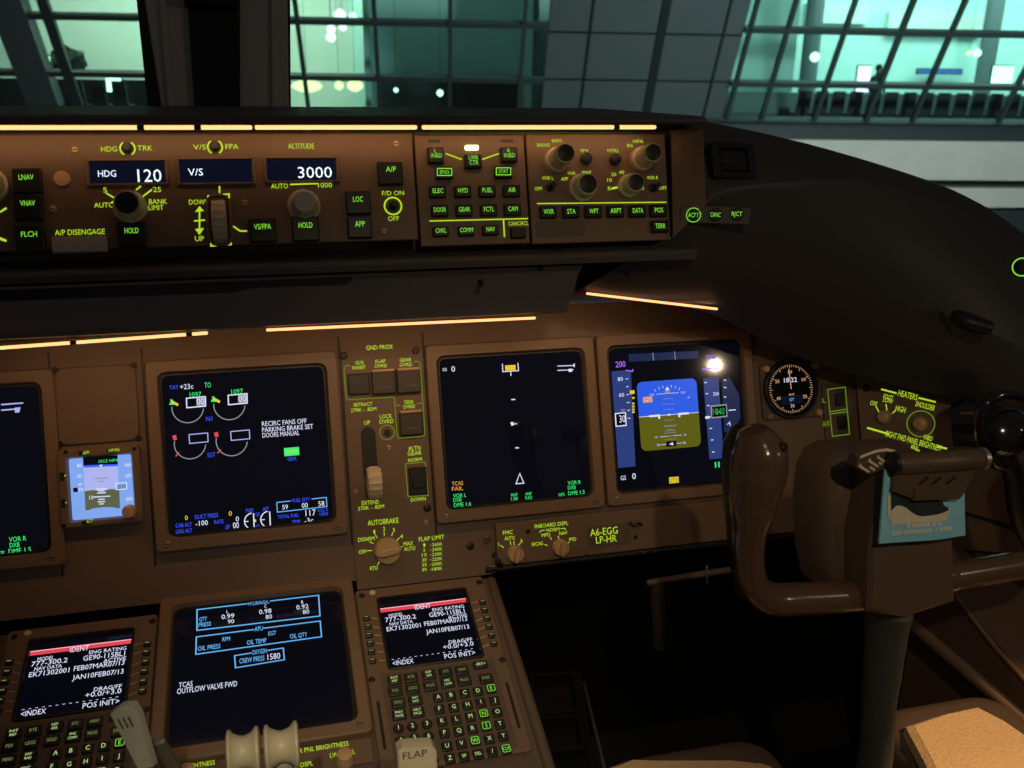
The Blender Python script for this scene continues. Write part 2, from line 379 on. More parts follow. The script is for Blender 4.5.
w.b.flat(P[6:18]+[(ac-hw, hz), (ac+hw, hz)], SN-.0002, SKY)
w.b.flat(P[18:24]+P[0:6]+[(ac+hw, hz), (ac-hw, hz)], SN-.0002, GND)
w.b.stroke([(ac-hw, hz), (ac+hw, hz)], .0007, SN, WHT)
for i, hgt in enumerate((.0065, .013, .0195, .026)):
    for sg in (-1, 1):
        for frac in ((.5,) if i % 2 == 0 else (1,)):
            L_ = .008 if i % 2 == 0 else .018 if i == 3 else .011
            w.b.stroke([(ac-L_*.8, hz+sg*hgt), (ac+L_*.8, hz+sg*hgt)], .0005, SN, DIM if i < 3 else WHT)
            if i == 3: w.b.text('10', ac-L_-.001, hz+sg*hgt, .0026, SN, None, WHT); w.b.text('10', ac+L_+.001, hz+sg*hgt, .0026, SN, None, WHT)
for i in range(3, 8):
    w.b.stroke([(ac-.004*(i % 2+1), hz-.004*i-.002), (ac+.004*(i % 2+1), hz-.004*i-.002)], .0005, SN, DIM)
for sg in (-1, 1):
    w.b.flat([(ac+sg*.012, hz+.0012), (ac+sg*.026, hz+.0012), (ac+sg*.026, hz-.0012), (ac+sg*.0145, hz-.0012), (ac+sg*.0145, hz-.004), (ac+sg*.012, hz-.004)], SN+.0001, WHT)
    w.b.text('20', ac+sg*.017, bot+.006, .0028, SN, None, WHT); w.b.stroke([(ac-sg*.014, bot+.006), (ac-sg*.007, bot+.006)], .0006, SN, WHT)
    for dg in (10, 20, 30, 45, 60):
        x = ac+sg*.030*sin(radians(dg)); y = hz+.0035+.030*cos(radians(dg)); w.b.stroke([(x, y), (x+sg*sin(radians(dg))*.003, y+.003*cos(radians(dg)))], .0006, SN, WHT)
w.b.flat(rrect(ac, bot+.006, .013, .0065), SN, lcd); w.b.flat([(ac-.003, bot+.0055), (ac+.002, bot+.008), (ac+.0028, bot+.004)], SN+.0001, WHT)
w.b.flat([(ac-.003, hz+.030), (ac+.003, hz+.030), (ac, hz+.0345)], SN, WHT); w.b.flat([(ac-.003, hz+.026), (ac+.003, hz+.026), (ac+.003, hz+.029), (ac-.003, hz+.029)], SN, DIM); w.b.flat(rrect(ac, hz-.0001, .0024, .0024), SN+.0001, WHT)
w.q([Z(246, 313), Z(288, 309), Z(291, 335), Z(248, 339)], SA, 0); zt(w, Z, K, 'FD', 268, 324, 16, 28, SKY)
for s, x, y, h, wd, m_ in (('200', 142, 159, 28, 46, SM), ('80', 141, 228, 18, 24, WHT), ('60', 147, 302, 18, 24, WHT), ('40', 153, 374, 14, 22, DIM), ('GS', 155, 688, 20, 25, WHT), ('0', 205, 680, 28, 17, WHT), ('200', 586, 297, 16, 26, WHT), ('3000', 562, 127, 22, 46, SM), ('II', 592, 627, 26, 22, SG), ('STD', 391, 699, 20, 38, OLIV)):
    zt(w, Z, K, s, x, y, h, wd, m_)
w.q([Z(368, 686), Z(412, 682), Z(414, 710), Z(370, 715)], SY, -.0002)
for i, y in enumerate((228, 264, 301, 338, 374, 411)): w.l([Z(166+i*2, y), Z(178+i*2, y-1)], .7)
for i, y in enumerate((245, 297, 352, 405, 458, 512, 568)): w.l([Z(532+i*6, y), Z(544+i*6, y-1)], .8)
w.q([Z(115, 387), Z(167, 382), Z(171, 446), Z(119, 451)], WHT, 0).q([Z(120, 392), Z(162, 387), Z(166, 441), Z(124, 446)], lcd, .0001); w.n += .0002; zt(w, Z, K, '30', 150, 413, 34, 28, WHT)
w.q([Z(560, 352), Z(636, 344), Z(640, 404), Z(564, 412)], DIM, -.0001).q([Z(566, 358), Z(632, 350), Z(635, 398), Z(569, 406)], lcd, 0); zt(w, Z, K, '1040', 600, 378, 30, 52, SG)
w.l([Z(645, 374), Z(678, 371)], .9).l([Z(165, 188), Z(198, 192), Z(200, 182)], 1, SM).l([Z(520, 183), Z(596, 178)], 1.2, SM)
w.q([Z(184, 282), Z(206, 280), Z(207, 297), Z(186, 299)], SY)
for y in (312, 338, 352, 366, 378): w.q([Z(196, y), Z(206, y-1), Z(207, y+8), Z(197, y+9)], SY)
w.l([Z(638, 440), Z(650, 428), Z(652, 446)], .8).q([Z(536, 402), Z(556, 400), Z(556, 412), Z(537, 413)])
for y in (232, 266, 310): w.l([Z(622, y), Z(634, y+3)], .8)
w.done(sc, 'symbology')

# --- left navigation display (only its right edge is in view)
lnd, sc = display_unit('display at the left picture edge, cut off, with green VOR text', MAIN, -.2921, -.002)
w = Wr(MAIN, SN, WHT); Z = zm(0, 320, 4.655)
w.l([Z(5, 394), Z(108, 386)], 1.4, LILA).l([Z(5, 420), Z(92, 413)], 1.4, LILA).q([Z(68, 408), Z(96, 406), Z(90, 430), Z(70, 432)], LILA)
Z = zm(0, 440, 4.655)
for s, x, y, wd in (('VOR R', 82, 460, 80), ('DXB', 68, 488, 46), ('DME 1.5', 92, 514, 104), ('GPS', 8, 528, 26)): zt(w, Z, 4.655, s, x, y, 22, wd, SG)
w.done(sc, 'symbology')

# --- standby column between the two left displays
x0, y0, ww, hh = rect_uv(MAIN, 56, 366, 138, 443)
t = thing('blanking_plate', 'square brown blank cover plate above the small bright standby display', 'panel', MAIN, x0, y0-hh/2)
b = MB(brown); c = .007
b.prism([(x0-ww/2+c, y0-hh/2), (x0+ww/2-c, y0-hh/2), (x0+ww/2, y0-hh/2+c), (x0+ww/2, y0+hh/2-c), (x0+ww/2-c, y0+hh/2), (x0-ww/2+c, y0+hh/2), (x0-ww/2, y0+hh/2-c), (x0-ww/2, y0-hh/2+c)], .0006, .003, .0008)
b.build('cover', None, t)
for sx, sy in ((-1, -1), (1, -1), (-1, 1), (1, 1)): screw(t, x0+sx*(ww/2-.0015), y0+sy*(hh/2-.0015), .0006, .003, black)
x0, y0, ww, hh = rect_uv(MAIN, 60, 447, 143, 525)
t = thing('standby_display', 'small bright pale blue standby flight display in a square brown bezel', 'display', MAIN, x0, y0-hh/2)
sx0, sy0, sw, sh = rect_uv(MAIN, 73, 457, 133, 516)
b = MB(brown2); b.frame(rrect(x0, y0, ww, hh, .006), rrect(sx0, sy0, sw+.002, sh+.002, .002), .0006, .013, .007, .002); b.build('bezel', None, t)
b = MB(PALE); b.box(sx0, sy0, sw+.003, sh+.003, .001, .0072); sc = b.build('screen', None, t)
w = Wr(MAIN.up(0), .0074, WHT); Z = zm(60, 445, 9.03); K = 9.03
w.q([Z(207, 110), Z(520, 92), Z(522, 186), Z(210, 190)], lcd).q([Z(210, 188), Z(522, 176), Z(530, 400), Z(222, 416)], LILA, .0001).q([Z(212, 184), Z(522, 172), Z(523, 190), Z(213, 204)], SB, .0002)
w.q([Z(222, 418), Z(300, 404), Z(380, 424), Z(450, 395), Z(535, 392), Z(542, 570), Z(230, 590)], OLIV, .0001)
w.q([Z(228, 598), Z(300, 572), Z(385, 562), Z(470, 560), Z(543, 578), Z(543, 600), Z(230, 632)], PALE, .0002)
w.q([Z(118, 386), Z(160, 384), Z(162, 424), Z(122, 426)], lcd, .0002)
w.n += .0003
for s, x, y, h, wd, m_ in (('80', 175, 185, 32, 40, WHT), ('60', 175, 280, 32, 40, WHT), ('40', 182, 356, 26, 36, WHT), ('30', 188, 402, 30, 40, WHT), ('400', 612, 180, 32, 56, WHT), ('200', 616, 276, 32, 56, WHT), ('0010', 555, 376, 34, 74, LCDB), ('000', 626, 486, 32, 56, WHT), ('1013 HPA', 440, 142, 28, 180, SG), ('10', 282, 474, 36, 36, WHT)):
    zt(w, Z, K, s, x, y, h, wd, m_)
w.l([Z(505, 346), Z(600, 338), Z(604, 396), Z(508, 404)], .8, None, True)
for y, L_ in ((395, 50), (412, 30), (432, 40), (466, 80), (490, 30), (512, 34), (532, 20), (300, 60), (330, 26)): w.l([Z(375-L_, y+L_*.06), Z(375+L_, y-L_*.06)], 1.0, DIM if y in (300, 330) else None)
w.q([Z(355, 180), Z(385, 178), Z(370, 205)])
w.done(sc, 'symbology')
w = Wr(MAIN, .0134, LEG)
for s, x, y, h, wd in (('APP', 235, 70, 30, 60), ('HP/IN', 488, 46, 30, 95), ('ATT', 268, 688, 32, 58)):
    px = Z(x, y); u_, v_ = MAIN.uv(*px); k = MB(black); k.box(u_, v_, .010, .0045, .0128, .0132, r=.001); kb = k.build('push_button', None, t); zt(w, Z, K, s, x, y, h, wd)
for x, y in ((42, 280), (55, 520)):
    u_, v_ = MAIN.uv(*Z(x, y)); k = MB(black); k.box(u_, v_, .0045, .009, .0128, .0132, r=.001); k.build('push_button', None, t)
w.q([Z(36, 285), Z(50, 262), Z(52, 282)]).q([Z(48, 512), Z(64, 520), Z(52, 528)]); w.done(t)
u_, v_ = MAIN.uv(*Z(648, 585)); k = MB(tan); k.lathe([(.0072, .013), (.0072, .020), (.0058, .0245), (.004, .025)], u_, v_, 18); k.build('knob', None, t)
for x, y in ((75, 60), (690, 30), (60, 715)): screw(t, *MAIN.uv(*Z(x, y)), .0131, .0022, black)

# --- landing gear and autobrake panel
A = MAIN; gl = A.uv(348, 345); gr_ = A.uv(430, 338)
t = thing('landing_gear_panel', 'tall brown panel of green legends with gear lever slot, beside the engine display', 'panel', MAIN, .155, -.167)
b = MB(brown); x0, x1 = .1065, .1985
b.prism([(x0, -.1665), (.262, -.1665), (.262, -.1205), (x1, -.1205), (x1, .113), (x0, .113)], .0006, .004, 0)
b.build('plate', None, t)
LN = .0043
w = Wr(MAIN, LN, LEG); Z = zm(330, 330, 6.793); K = 6.793
w.l([Z(135, 240), Z(112, 241), Z(98, 252), Z(95, 280), Z(112, 462), Z(124, 475), Z(425, 455), Z(437, 462), Z(456, 722), Z(468, 737), Z(632, 722), Z(646, 706), Z(612, 225), Z(600, 213), Z(570, 214)], .7, LEGD)
w.l([Z(440, 513), Z(478, 510)], .7, LEGD).l([Z(590, 500), Z(630, 497)], .7, LEGD).ring(*Z(388, 695), 7.3, .7, LEGD)
for s, x, y, h, wd in (('GND PROX', 337, 117, 30, 182), ('G/S', 200, 222, 24, 55), ('INHIBIT', 198, 255, 24, 90), ('FLAP', 343, 212, 24, 68), ('OVRD', 345, 243, 24, 84), ('GEAR', 513, 203, 24, 80), ('OVRD', 515, 235, 24, 84), ('TERR', 535, 490, 24, 66), ('OVRD', 537, 520, 24, 82),
    ('RETRACT', 225, 505, 24, 126), ('270K - .82M', 228, 540, 24, 174), ('UP', 252, 629, 28, 40), ('LOCK', 380, 586, 28, 84), ('OVRD', 383, 621, 28, 98)): zt(w, Z, K, s, x, y, h, wd)
Z = Z4; K = 5.12
for s, x, y, h, wd in (('ALTN', 432, 42, 22, 62), ('GEAR', 433, 67, 22, 72), ('NORM', 435, 101, 19, 70), ('DOWN', 452, 303, 19, 76), ('EXTEND', 207, 319, 20, 88), ('270K - .82M', 210, 345, 19, 134), ('AUTOBRAKE', 272, 418, 27, 158), ('1', 227, 470, 20, 8), ('2', 277, 454, 20, 12), ('3', 326, 461, 20, 12), ('4', 366, 493, 20, 14),
    ('DISARM', 186, 507, 20, 84), ('OFF', 167, 572, 20, 40), ('RTO', 225, 656, 20, 40), ('MAX', 401, 530, 20, 48), ('AUTO', 408, 556, 20, 58), ('FLAP LIMIT', 520, 502, 22, 130)): zt(w, Z, K, s, x, y, h, wd)
for i, (n_, k_) in enumerate((('1', '265K'), ('5', '245K'), ('15', '230K'), ('20', '225K'), ('25', '200K'), ('30', '180K'))):
    y = 536+i*25; zt(w, Z, K, n_, 483, y+2, 16, 10 if i < 2 else 24); zt(w, Z, K, '-', 515, y, 16, 7); zt(w, Z, K, k_, 549, y-2, 16, 52)
for p, q in (((231, 484), (243, 503)), ((277, 471), (278, 490)), ((322, 474), (315, 491)), ((356, 499), (342, 515)), ((202, 521), (222, 530)), ((190, 567), (216, 566)), ((243, 641), (252, 623)), ((360, 548), (372, 546))): w.l([Z(*p), Z(*q)], .7)
w.l([Z(386, 122), Z(488, 114), Z(503, 284), Z(399, 290)], .7, LEGD, True)
w.done(t)
Z = zm(330, 330, 6.793)
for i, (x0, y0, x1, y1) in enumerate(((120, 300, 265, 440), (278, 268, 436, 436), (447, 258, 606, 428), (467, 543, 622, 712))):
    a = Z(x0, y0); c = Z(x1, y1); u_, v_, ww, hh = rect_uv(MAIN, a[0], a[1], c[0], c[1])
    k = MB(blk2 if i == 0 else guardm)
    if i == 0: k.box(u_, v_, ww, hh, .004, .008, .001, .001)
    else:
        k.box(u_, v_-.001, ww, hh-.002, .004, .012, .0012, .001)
        k.box(u_, v_+hh/2-.0016, ww*.94, .003, .0116, .0146, .0004, .0008, mt=tan)  # tan strip paints the light along the guard's top edge
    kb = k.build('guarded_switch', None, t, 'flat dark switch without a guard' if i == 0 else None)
    if i:
        g = MB(clipm); g.box(u_+.001, v_-hh*.22, ww*.55, .0008, .012, .0124); g.build('ridge', None, kb)
for x, y in ((92, 178), (578, 140)): screw(t, *MAIN.uv(*Z(x, y)), .0041, .0042, black)
u_, v_ = MAIN.uv(*Z(386, 695)); k = MB(black); k.lathe([(.0036, .004), (.0036, .007), (.003, .008)], u_, v_, 16); k.build('lock_override_button', None, t)
a = MAIN.uv(366, 427); c = MAIN.uv(371, 466); k = MB(black)
k.box((a[0]+c[0])/2, (a[1]+c[1])/2-.0085, .0165, a[1]-c[1]+.017, .0042, .0046, r=.008); k.build('lever_slot', None, t)
u_, v_ = MAIN.uv(372, 481); k = MB(metalm); k.box(u_, v_+.006, .005, .012, .004, .022, .001); lv = k.build('gear_lever', None, t)
# ribbed cream wheel on the end of the gear lever
k = MB(cream); Mx = Matrix.Translation((u_, v_, .026)) @ Matrix.Rotation(pi/2, 4, 'Y')
k.lathe([(.006, -.0085), (.0155, -.0075), (.0175, -.004), (.0175, .004), (.0155, .0075), (.006, .0085)], 0, 0, 48, None, Mx, .035, 16); k.build('lever_wheel', None, lv, 'ribbed cream wheel shaped like a tyre')
a = rect_uv(MAIN, 407.5, 466, 427, 495); k = MB(black); k.box(a[0], a[1], a[2]-.002, a[3]-.002, .0041, .0075, .001, .001); k.box(a[0], a[1]-.004, a[2]-.008, .008, .0075, .0105, .001, .001); k.build('alternate_gear_switch', None, t)
def bar_knob(root, pl, x, y, r, n, h, ang, mt=tan, name='rotary_knob', nfl=0):
    u_, v_ = pl.uv(x, y); k = MB(mt); k.lathe([(r, n), (r, n+h*.35), (r*.9, n+h*.5)], u_, v_, 28)
    M = Matrix.Translation((u_, v_, 0)) @ Matrix.Rotation(ang, 4, 'Z')
    P = []
    for i in range(9): a = radians(-60+120*i/8); P.append((r*1.02*cos(a), r*.5*sin(a)))
    P += [(-p[0], -p[1]) for p in P]
    for zz in (0,):
        n0, n1, kk = n+h*.3, n+h, len(P)
        vs = [M@V((p[0], p[1]*.8, n0)) for p in P]+[M@V((p[0]*.93, p[1]*.6, n1-.001)) for p in P]+[M@V((p[0]*.85, p[1]*.4, n1)) for p in P]
        fs = [(q*kk+i, q*kk+(i+1) % kk, (q+1)*kk+(i+1) % kk, (q+1)*kk+i) for q in (0, 1) for i in range(kk)]+[tuple(2*kk+i for i in range(kk))]
        k.add(vs, fs)
    return k.build(name, None, root)
bar_knob(t, MAIN, 387, 550, .0150, .004, .018, radians(8), tan, 'autobrake_selector')
for x, y in ((300, 38), (490, 418), (130, 262)): screw(t, *MAIN.uv(*Z4(x, y)), .0041, .0026, tan)
for x, y in ((495, 345), (715, 540)): screw(t, *MAIN.uv(*Z4(x, y)), .0041, .0046, black)

# --- selector panel under the right displays
LOW = MAIN.up(.001)
t = thing('display_selector_panel', 'long brown strip with two tan knobs and glowing A6-EGG placard below the displays', 'panel', MAIN, .42, -.165)
p0, p1, p2 = MAIN.uv(488, 537), MAIN.uv(498, 578), MAIN.uv(725, 522)
b = MB(brown)
b.prism([(p0[0]+.0155, -.1575), (.735, -.1575), (.735, -.1085), (p0[0]+.008, -.1085), (p0[0]+.007, -.1515)], .0006, .008, .0012)
b.build('plate', None, t)
b = MB(black); b.tube([(p0[0]+.008, -.150, .007), (p0[0]+.012, -.1585, .008), (p0[0]+.03, -.161, .008), (.735, -.161, .008)], [.0035]*4, 8, None, 2, True, (0, 0, 1)); b.build('edge_roll', None, t)
Z = zm(480, 480, 4.655); K = 4.655
w = Wr(MAIN.up(0), .0084, LEG)
for s, x, y, h, wd in (('FMC', 130, 244, 18, 46), ('AUTO', 138, 270, 18, 48), ('L', 90, 298, 16, 8), ('R', 195, 284, 16, 10), ('INBOARD DSPL', 333, 208, 18, 156), ('NORM', 340, 231, 16, 60), ('MFD', 307, 256, 16, 40), ('NAV', 388, 247, 16, 38), ('EICAS', 268, 297, 16, 52), ('PFD', 432, 276, 16, 32), ('A6-EGG', 577, 239, 33, 128), ('LP-HR', 588, 275, 32, 96)):
    zt(w, Z, K, s, x, y, h, wd)
for P in (((97, 305), (110, 315)), ((140, 284), (144, 302)), ((158, 284), (158, 302)), ((190, 292), (178, 304)), ((300, 300), (314, 305)), ((325, 265), (334, 278)), ((362, 260), (370, 276)), ((415, 290), (403, 294)), ((278, 245), (284, 236), (302, 233)), ((376, 227), (392, 224), (400, 232))): w.l([Z(*p) for p in P], .7)
w.done(t)
x0, y0, ww, hh = rect_uv(MAIN, *Z(490, 205), *Z(690, 305)); k = MB(plate); k.box(x0, y0, ww, hh, .0078, .0082); k.build('placard', None, t)
for i, (x, y) in enumerate(((153, 338), (362, 308))): kb = bar_knob(t, MAIN, *Z(x, y), .0098, .008, .019, radians(75), tan, 'selector_knob')
for x, y, r in ((28, 270, .005), (55, 408, .005), (215, 235, .0026), (60, 342, .0026), (488, 350, .0026), (712, 262, .0026)): screw(t, *MAIN.uv(*Z(x, y)), .0081, r, plate if r > .004 else black)
for x, y in ((715, 190), (760, 315)):
    k = MB(black); u_, v_ = MAIN.uv(*Z(x, y)); k.tube([(u_-.008, v_, .009), (u_-.004, v_-.004, .012), (u_+.002, v_-.002, .012), (u_+.006, v_-.004, .010)], [.0018]*4, 8); k.build('wire_clip', None, t)

# --- clock, light buttons and the heater panel on the right
t = thing('clock', 'round black clock with cream dial marks in a square brown mount', 'clock', MAIN, *MAIN.uv(790, 421))
x0, y0, ww, hh = rect_uv(MAIN, 760, 363, 819, 419)
k = MB(plate); k.prism(rrect(x0, y0, ww, hh, .004), .0006, .004, .001); k.build('mount', None, t)
cx, cy = MAIN.uv(788.5, 389); R_ = ww*.43
k = MB(black); k.frame(circ(cx, cy, R_*1.06, 40), circ(cx, cy, R_*.96, 40), .004, .010, .006, .001); k.build('bezel_ring', None, t)
k = MB(screen); k.prism(circ(cx, cy, R_*.98, 40), .004, .0062); fc = k.build('dial', None, t)
k = MB(CRM)
for i in range(60):
    a = 2*pi*i/60; r0 = R_*(.78 if i % 5 else .72); k.stroke([(cx+r0*sin(a), cy+r0*cos(a)), (cx+R_*.86*sin(a), cy+R_*.86*cos(a))], .0006, .0064)
for n_, a in (('60', 0), ('10', 60), ('20', 120), ('30', 180), ('40', 240), ('50', 300)):
    k.text(n_, cx+R_*.60*sin(radians(a)), cy+R_*.60*cos(radians(a)), .0042, .0065, .0055)
k.text('18:22', cx, cy+R_*.32, .0058, .0065, .018, WHT); k.text('GMT', cx, cy-R_*.20, .0026, .0066, .008)
k.flat(rrect(cx, cy-R_*.38, R_*.85, R_*.3), .0063, LCDB); k.text('ET', cx, cy-R_*.38, .0035, .0065, .006, SC)
k.stroke([(cx, cy), (cx-.0015, cy+R_*.7)], .001, .0067); k.build('dial_marks', None, fc)
for sx, sy in ((-1, 1), (1, 1), (1, -1), (-1, -1)):
    k = MB(tan if (sx, sy) != (-1, -1) else clipm); k.lathe([(.0045, .004), (.0045, .009), (.0036, .0105)], x0+sx*ww*.42, y0+sy*hh*.42, 14); k.build('corner_button', None, t)

x0, y0, ww, hh = rect_uv(MAIN, 829, 385, 849, 438)
t = thing('annunciator_panel', 'slim upright pair of black push switches in green outlines right of the clock', 'panel', MAIN, x0, y0-hh/2)
k = MB(plate); k.box(x0-.003, y0, ww+.012, hh+.004, .0006, .003, .0006, .002); k.build('plate', None, t)
w = Wr(MAIN, .0034, LEGD); Z = zm(750, 340, 3.737)
w.l([Z(290, 185), Z(356, 176), Z(372, 352), Z(308, 360)], .8, None, True).l([Z(300, 268), Z(364, 258)], .8).l([Z(302, 276), Z(364, 268)], .8)
for s, x, y, h, wd in (('L', 277, 226, 16, 12), ('AUX', 285, 312, 20, 26), ('R', 292, 383, 14, 12)): zt(w, Z, 3.737, s, x, y, h, wd)
w.done(t)
for x, y in ((329, 222), (337, 308)):
    u_, v_ = MAIN.uv(*Z(x, y)); k = MB(black); k.box(u_, v_, .0125, .0165, .003, .006, .001, .001); k.build('push_switch', None, t)

t = thing('heater_panel', 'angled brown side panel with green HEATERS legends and two knobs', 'panel', HTR, *HTR.uv(905, 440))
c0, c1, c2, c3 = HTR.uv(856, 376), HTR.uv(980, 402), HTR.uv(975, 470), HTR.uv(862, 447)
b = MB(brown); b.prism([c3, c2, c1, c0], -.004, 0, 0); b.build('plate', None, t)
w = Wr(HTR, .0004, LEG)
def slant(x0, y0, x1, y1): return math.atan2(HTR.uv(x1, y1)[1]-HTR.uv(x0, y0)[1], HTR.uv(x1, y1)[0]-HTR.uv(x0, y0)[0])
sl = slant(868, 428, 947, 450)
sl1 = slant(882, 389, 936, 403)
w.l([Z(490, 184), Z(548, 199)], 1.6).l([Z(630, 216), Z(694, 232)], 1.6)
for s, x, y, h, wd, rr in (('HEATERS', 590, 206, 22, 74, sl1), ('FOOT', 517, 213, 17, 36, sl1), ('SHOULDER', 655, 246, 20, 74, sl1), ('LOW', 516, 226, 17, 36, sl1), ('OFF', 462, 237, 17, 26, sl1), ('HIGH', 563, 258, 20, 38, sl1),
    ('RIGHT FWD PANEL BRIGHTNESS', 610, 377, 22, 214, sl), ('OUTBD', 526, 386, 17, 34, sl), ('DSPL', 530, 406, 17, 36, sl), ('PNL', 617, 403, 17, 30, sl), ('FLOOD', 618, 414, 17, 34, sl), ('INBD', 666, 366, 18, 32, sl)):
    px = Z(x, y); w.t(s, px[0], px[1], h/3.737, wd/3.737, None, 'C', rr)
w.l([Z(438, 328), Z(520, 352)], 1.8).l([Z(700, 398), Z(736, 406)], 1.8)
for P in (((470, 246), (482, 270)), ((508, 240), (512, 262)), ((545, 262), (532, 274))): w.l([Z(*p) for p in P], .9)
w.ring(*Z(638, 313), 13, .8, LEGD); w.done(t)
for x, y in ((505, 288), (638, 314)):
    u_, v_ = HTR.uv(*Z(x, y)); k = MB(tan); k.lathe([(.0088, 0), (.0088, .006), (.007, .012), (.005, .013)], u_, v_, 24); k.box(u_, v_, .0025, .013, .013, .0145); k.build('rotary_knob', None, t)
screw(t, *HTR.uv(*Z(435, 180)), .0001, .005, black)

# ------------------------------------------------------------------ glareshield
gs = thing('glareshield', 'dark grey glareshield hood running across the whole cockpit under the windows', 'glareshield', None, loc=(0, .05, .13))
G0 = V((0, .05, .13))
def world_mb_build(b, name, parent, off, label=None, sharp=35):
    b.v = [(p[0]-off.x, p[1]-off.y, p[2]-off.z) for p in b.v]
    o = b.build(name, None, None, label, sharp)
    if parent: o.parent = parent
    return o
def extrude_x(b, prof, x0, x1, mt=None):
    k = len(prof); vs = [(x0, p[0], p[1]) for p in prof]+[(x1, p[0], p[1]) for p in prof]
    fs = [(i, (i+1) % k, k+(i+1) % k, k+i) for i in range(k)]+[tuple(reversed(range(k))), tuple(range(k, 2*k))]
    return b.add(vs, fs, mt)
b = MB(greyc)
extrude_x(b, [(.16, .3535), (-.150, .3605), (-.160, .3602), (-.166, .3585), (-.167, .3560), (-.164, .3535), (-.112, .3535), (-.092, .342), (-.120, .2375), (-.166, .2372), (-.170, .234), (-.168, .228), (-.14, .222), (.16, .222)], -.56, .435)
world_mb_build(b, 'centre_top', gs, G0)
b = MB(bellym)
extrude_x(b, [(.05, .222), (-.150, .222), (-.140, .212), (-.122, .185), (-.110, .172), (-.108, .1665), (-.103, .1640), (-.094, .1645), (.0, .156), (.05, .150)], -.56, .325)
world_mb_build(b, 'centre_belly', gs, G0)
b = MB(greyc)
extrude_x(b, [(.16, .33), (-.05, .30), (-.090, .225), (-.088, .19), (-.06, .166), (.0, .158), (.16, .15)], .3255, .50)
world_mb_build(b, 'hood_core', gs, G0)
# hood over the right pilot's displays: stations of back, crest, facet, belly, lip, underside
ST = [((684, 117, -.13), (700, 215, -.163), (640, 255, -.150), (578, 290, -.100)),
      ((705, 121, -.115), (710, 192, -.168), (668, 262, -.150), (604, 296, -.100)),
      ((755, 131, -.10), (752, 184, -.165), (712, 262, -.150), (662, 302, -.100)),
      ((808, 143, -.09), (800, 180, -.16), (762, 270, -.150), (722, 311, -.080)),
      ((874, 162, -.085), (862, 176, -.14), (820, 280, -.150), (768, 343, -.035)),
      ((936, 182, -.085), (926, 194, -.12), (890, 300, -.155), (842, 372, -.045)),
      ((976, 199, -.085), (974, 212, -.11), (950, 320, -.165), (930, 391, -.085)),
      ((1024, 230, -.085), (1030, 248, -.11), (1015, 345, -.180), (990, 405, -.150)),
      ((1080, 285, -.09), (1085, 305, -.12), (1070, 380, -.200), (1050, 415, -.180))]
b = MB(hoodm); rows = []
for c, f, m_, l in ST:
    C_, F_, M_, L_ = at_y(*c), at_y(*f), at_y(*m_), at_y(*l)
    rows.append([L_+V((.004, .035, -.006)), L_+V((.002, .012, -.002)), L_+V((0, .003, -.003)), L_, M_, F_.lerp(M_, .12), F_, F_.lerp(C_, .12), F_.lerp(C_, .9), C_, C_+V((0, .02, .001)), V((C_.x+.02, .16, C_.z-.004)), V((C_.x+.02, .20, C_.z-.2))])
k = len(rows[0]); vs = [p for r_ in rows for p in r_]
b.add(vs, [(i*k+j, i*k+j+1, (i+1)*k+j+1, (i+1)*k+j) for i in range(len(rows)-1) for j in range(k-1)])
hood = world_mb_build(b, 'right_hood', gs, G0, None, 50)
sd = hood.modifiers.new('smooth', 'SUBSURF'); sd.levels = sd.render_levels = 2
# brown end wall of the recess beside the radio-altimeter panel
b = MB(brown)
q4 = [at_y(671.5, 131, -.128), at_y(703, 127, -.150), at_y(706, 205, -.172), at_y(673, 238, -.162)]
q4b = [p+V((.003, .012, 0)) for p in q4]
b.add(q4+q4b, [(3, 2, 1, 0), (0, 1, 5, 4), (1, 2, 6, 5), (2, 3, 7, 6), (3, 0, 4, 7)])
world_mb_build(b, 'recess_end_wall', gs, G0)
# long slot in the belly: raised black plate, recess shade put in its colour
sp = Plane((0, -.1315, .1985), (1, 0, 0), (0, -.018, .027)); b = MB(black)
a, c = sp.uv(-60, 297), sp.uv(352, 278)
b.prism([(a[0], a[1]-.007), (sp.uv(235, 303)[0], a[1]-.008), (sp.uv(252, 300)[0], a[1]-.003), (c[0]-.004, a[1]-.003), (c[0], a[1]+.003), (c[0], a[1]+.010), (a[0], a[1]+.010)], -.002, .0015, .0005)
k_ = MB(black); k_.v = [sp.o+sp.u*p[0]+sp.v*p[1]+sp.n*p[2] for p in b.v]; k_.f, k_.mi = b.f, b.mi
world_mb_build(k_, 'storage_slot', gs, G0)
b = MB(black)
for x, y in ((455, 262), (481, 284), (425, 266), (540, 268), (560, 250), (610, 260), (627, 275)):
    p = at_y(x, y, -.152); b.lathe([(.0025, -.004), (.0025, .0015), (.0018, .002)], 0, 0, 10, None, Matrix.Translation(p) @ Matrix.Rotation(radians(125), 4, 'X'))
world_mb_build(b, 'fasteners', gs, G0)

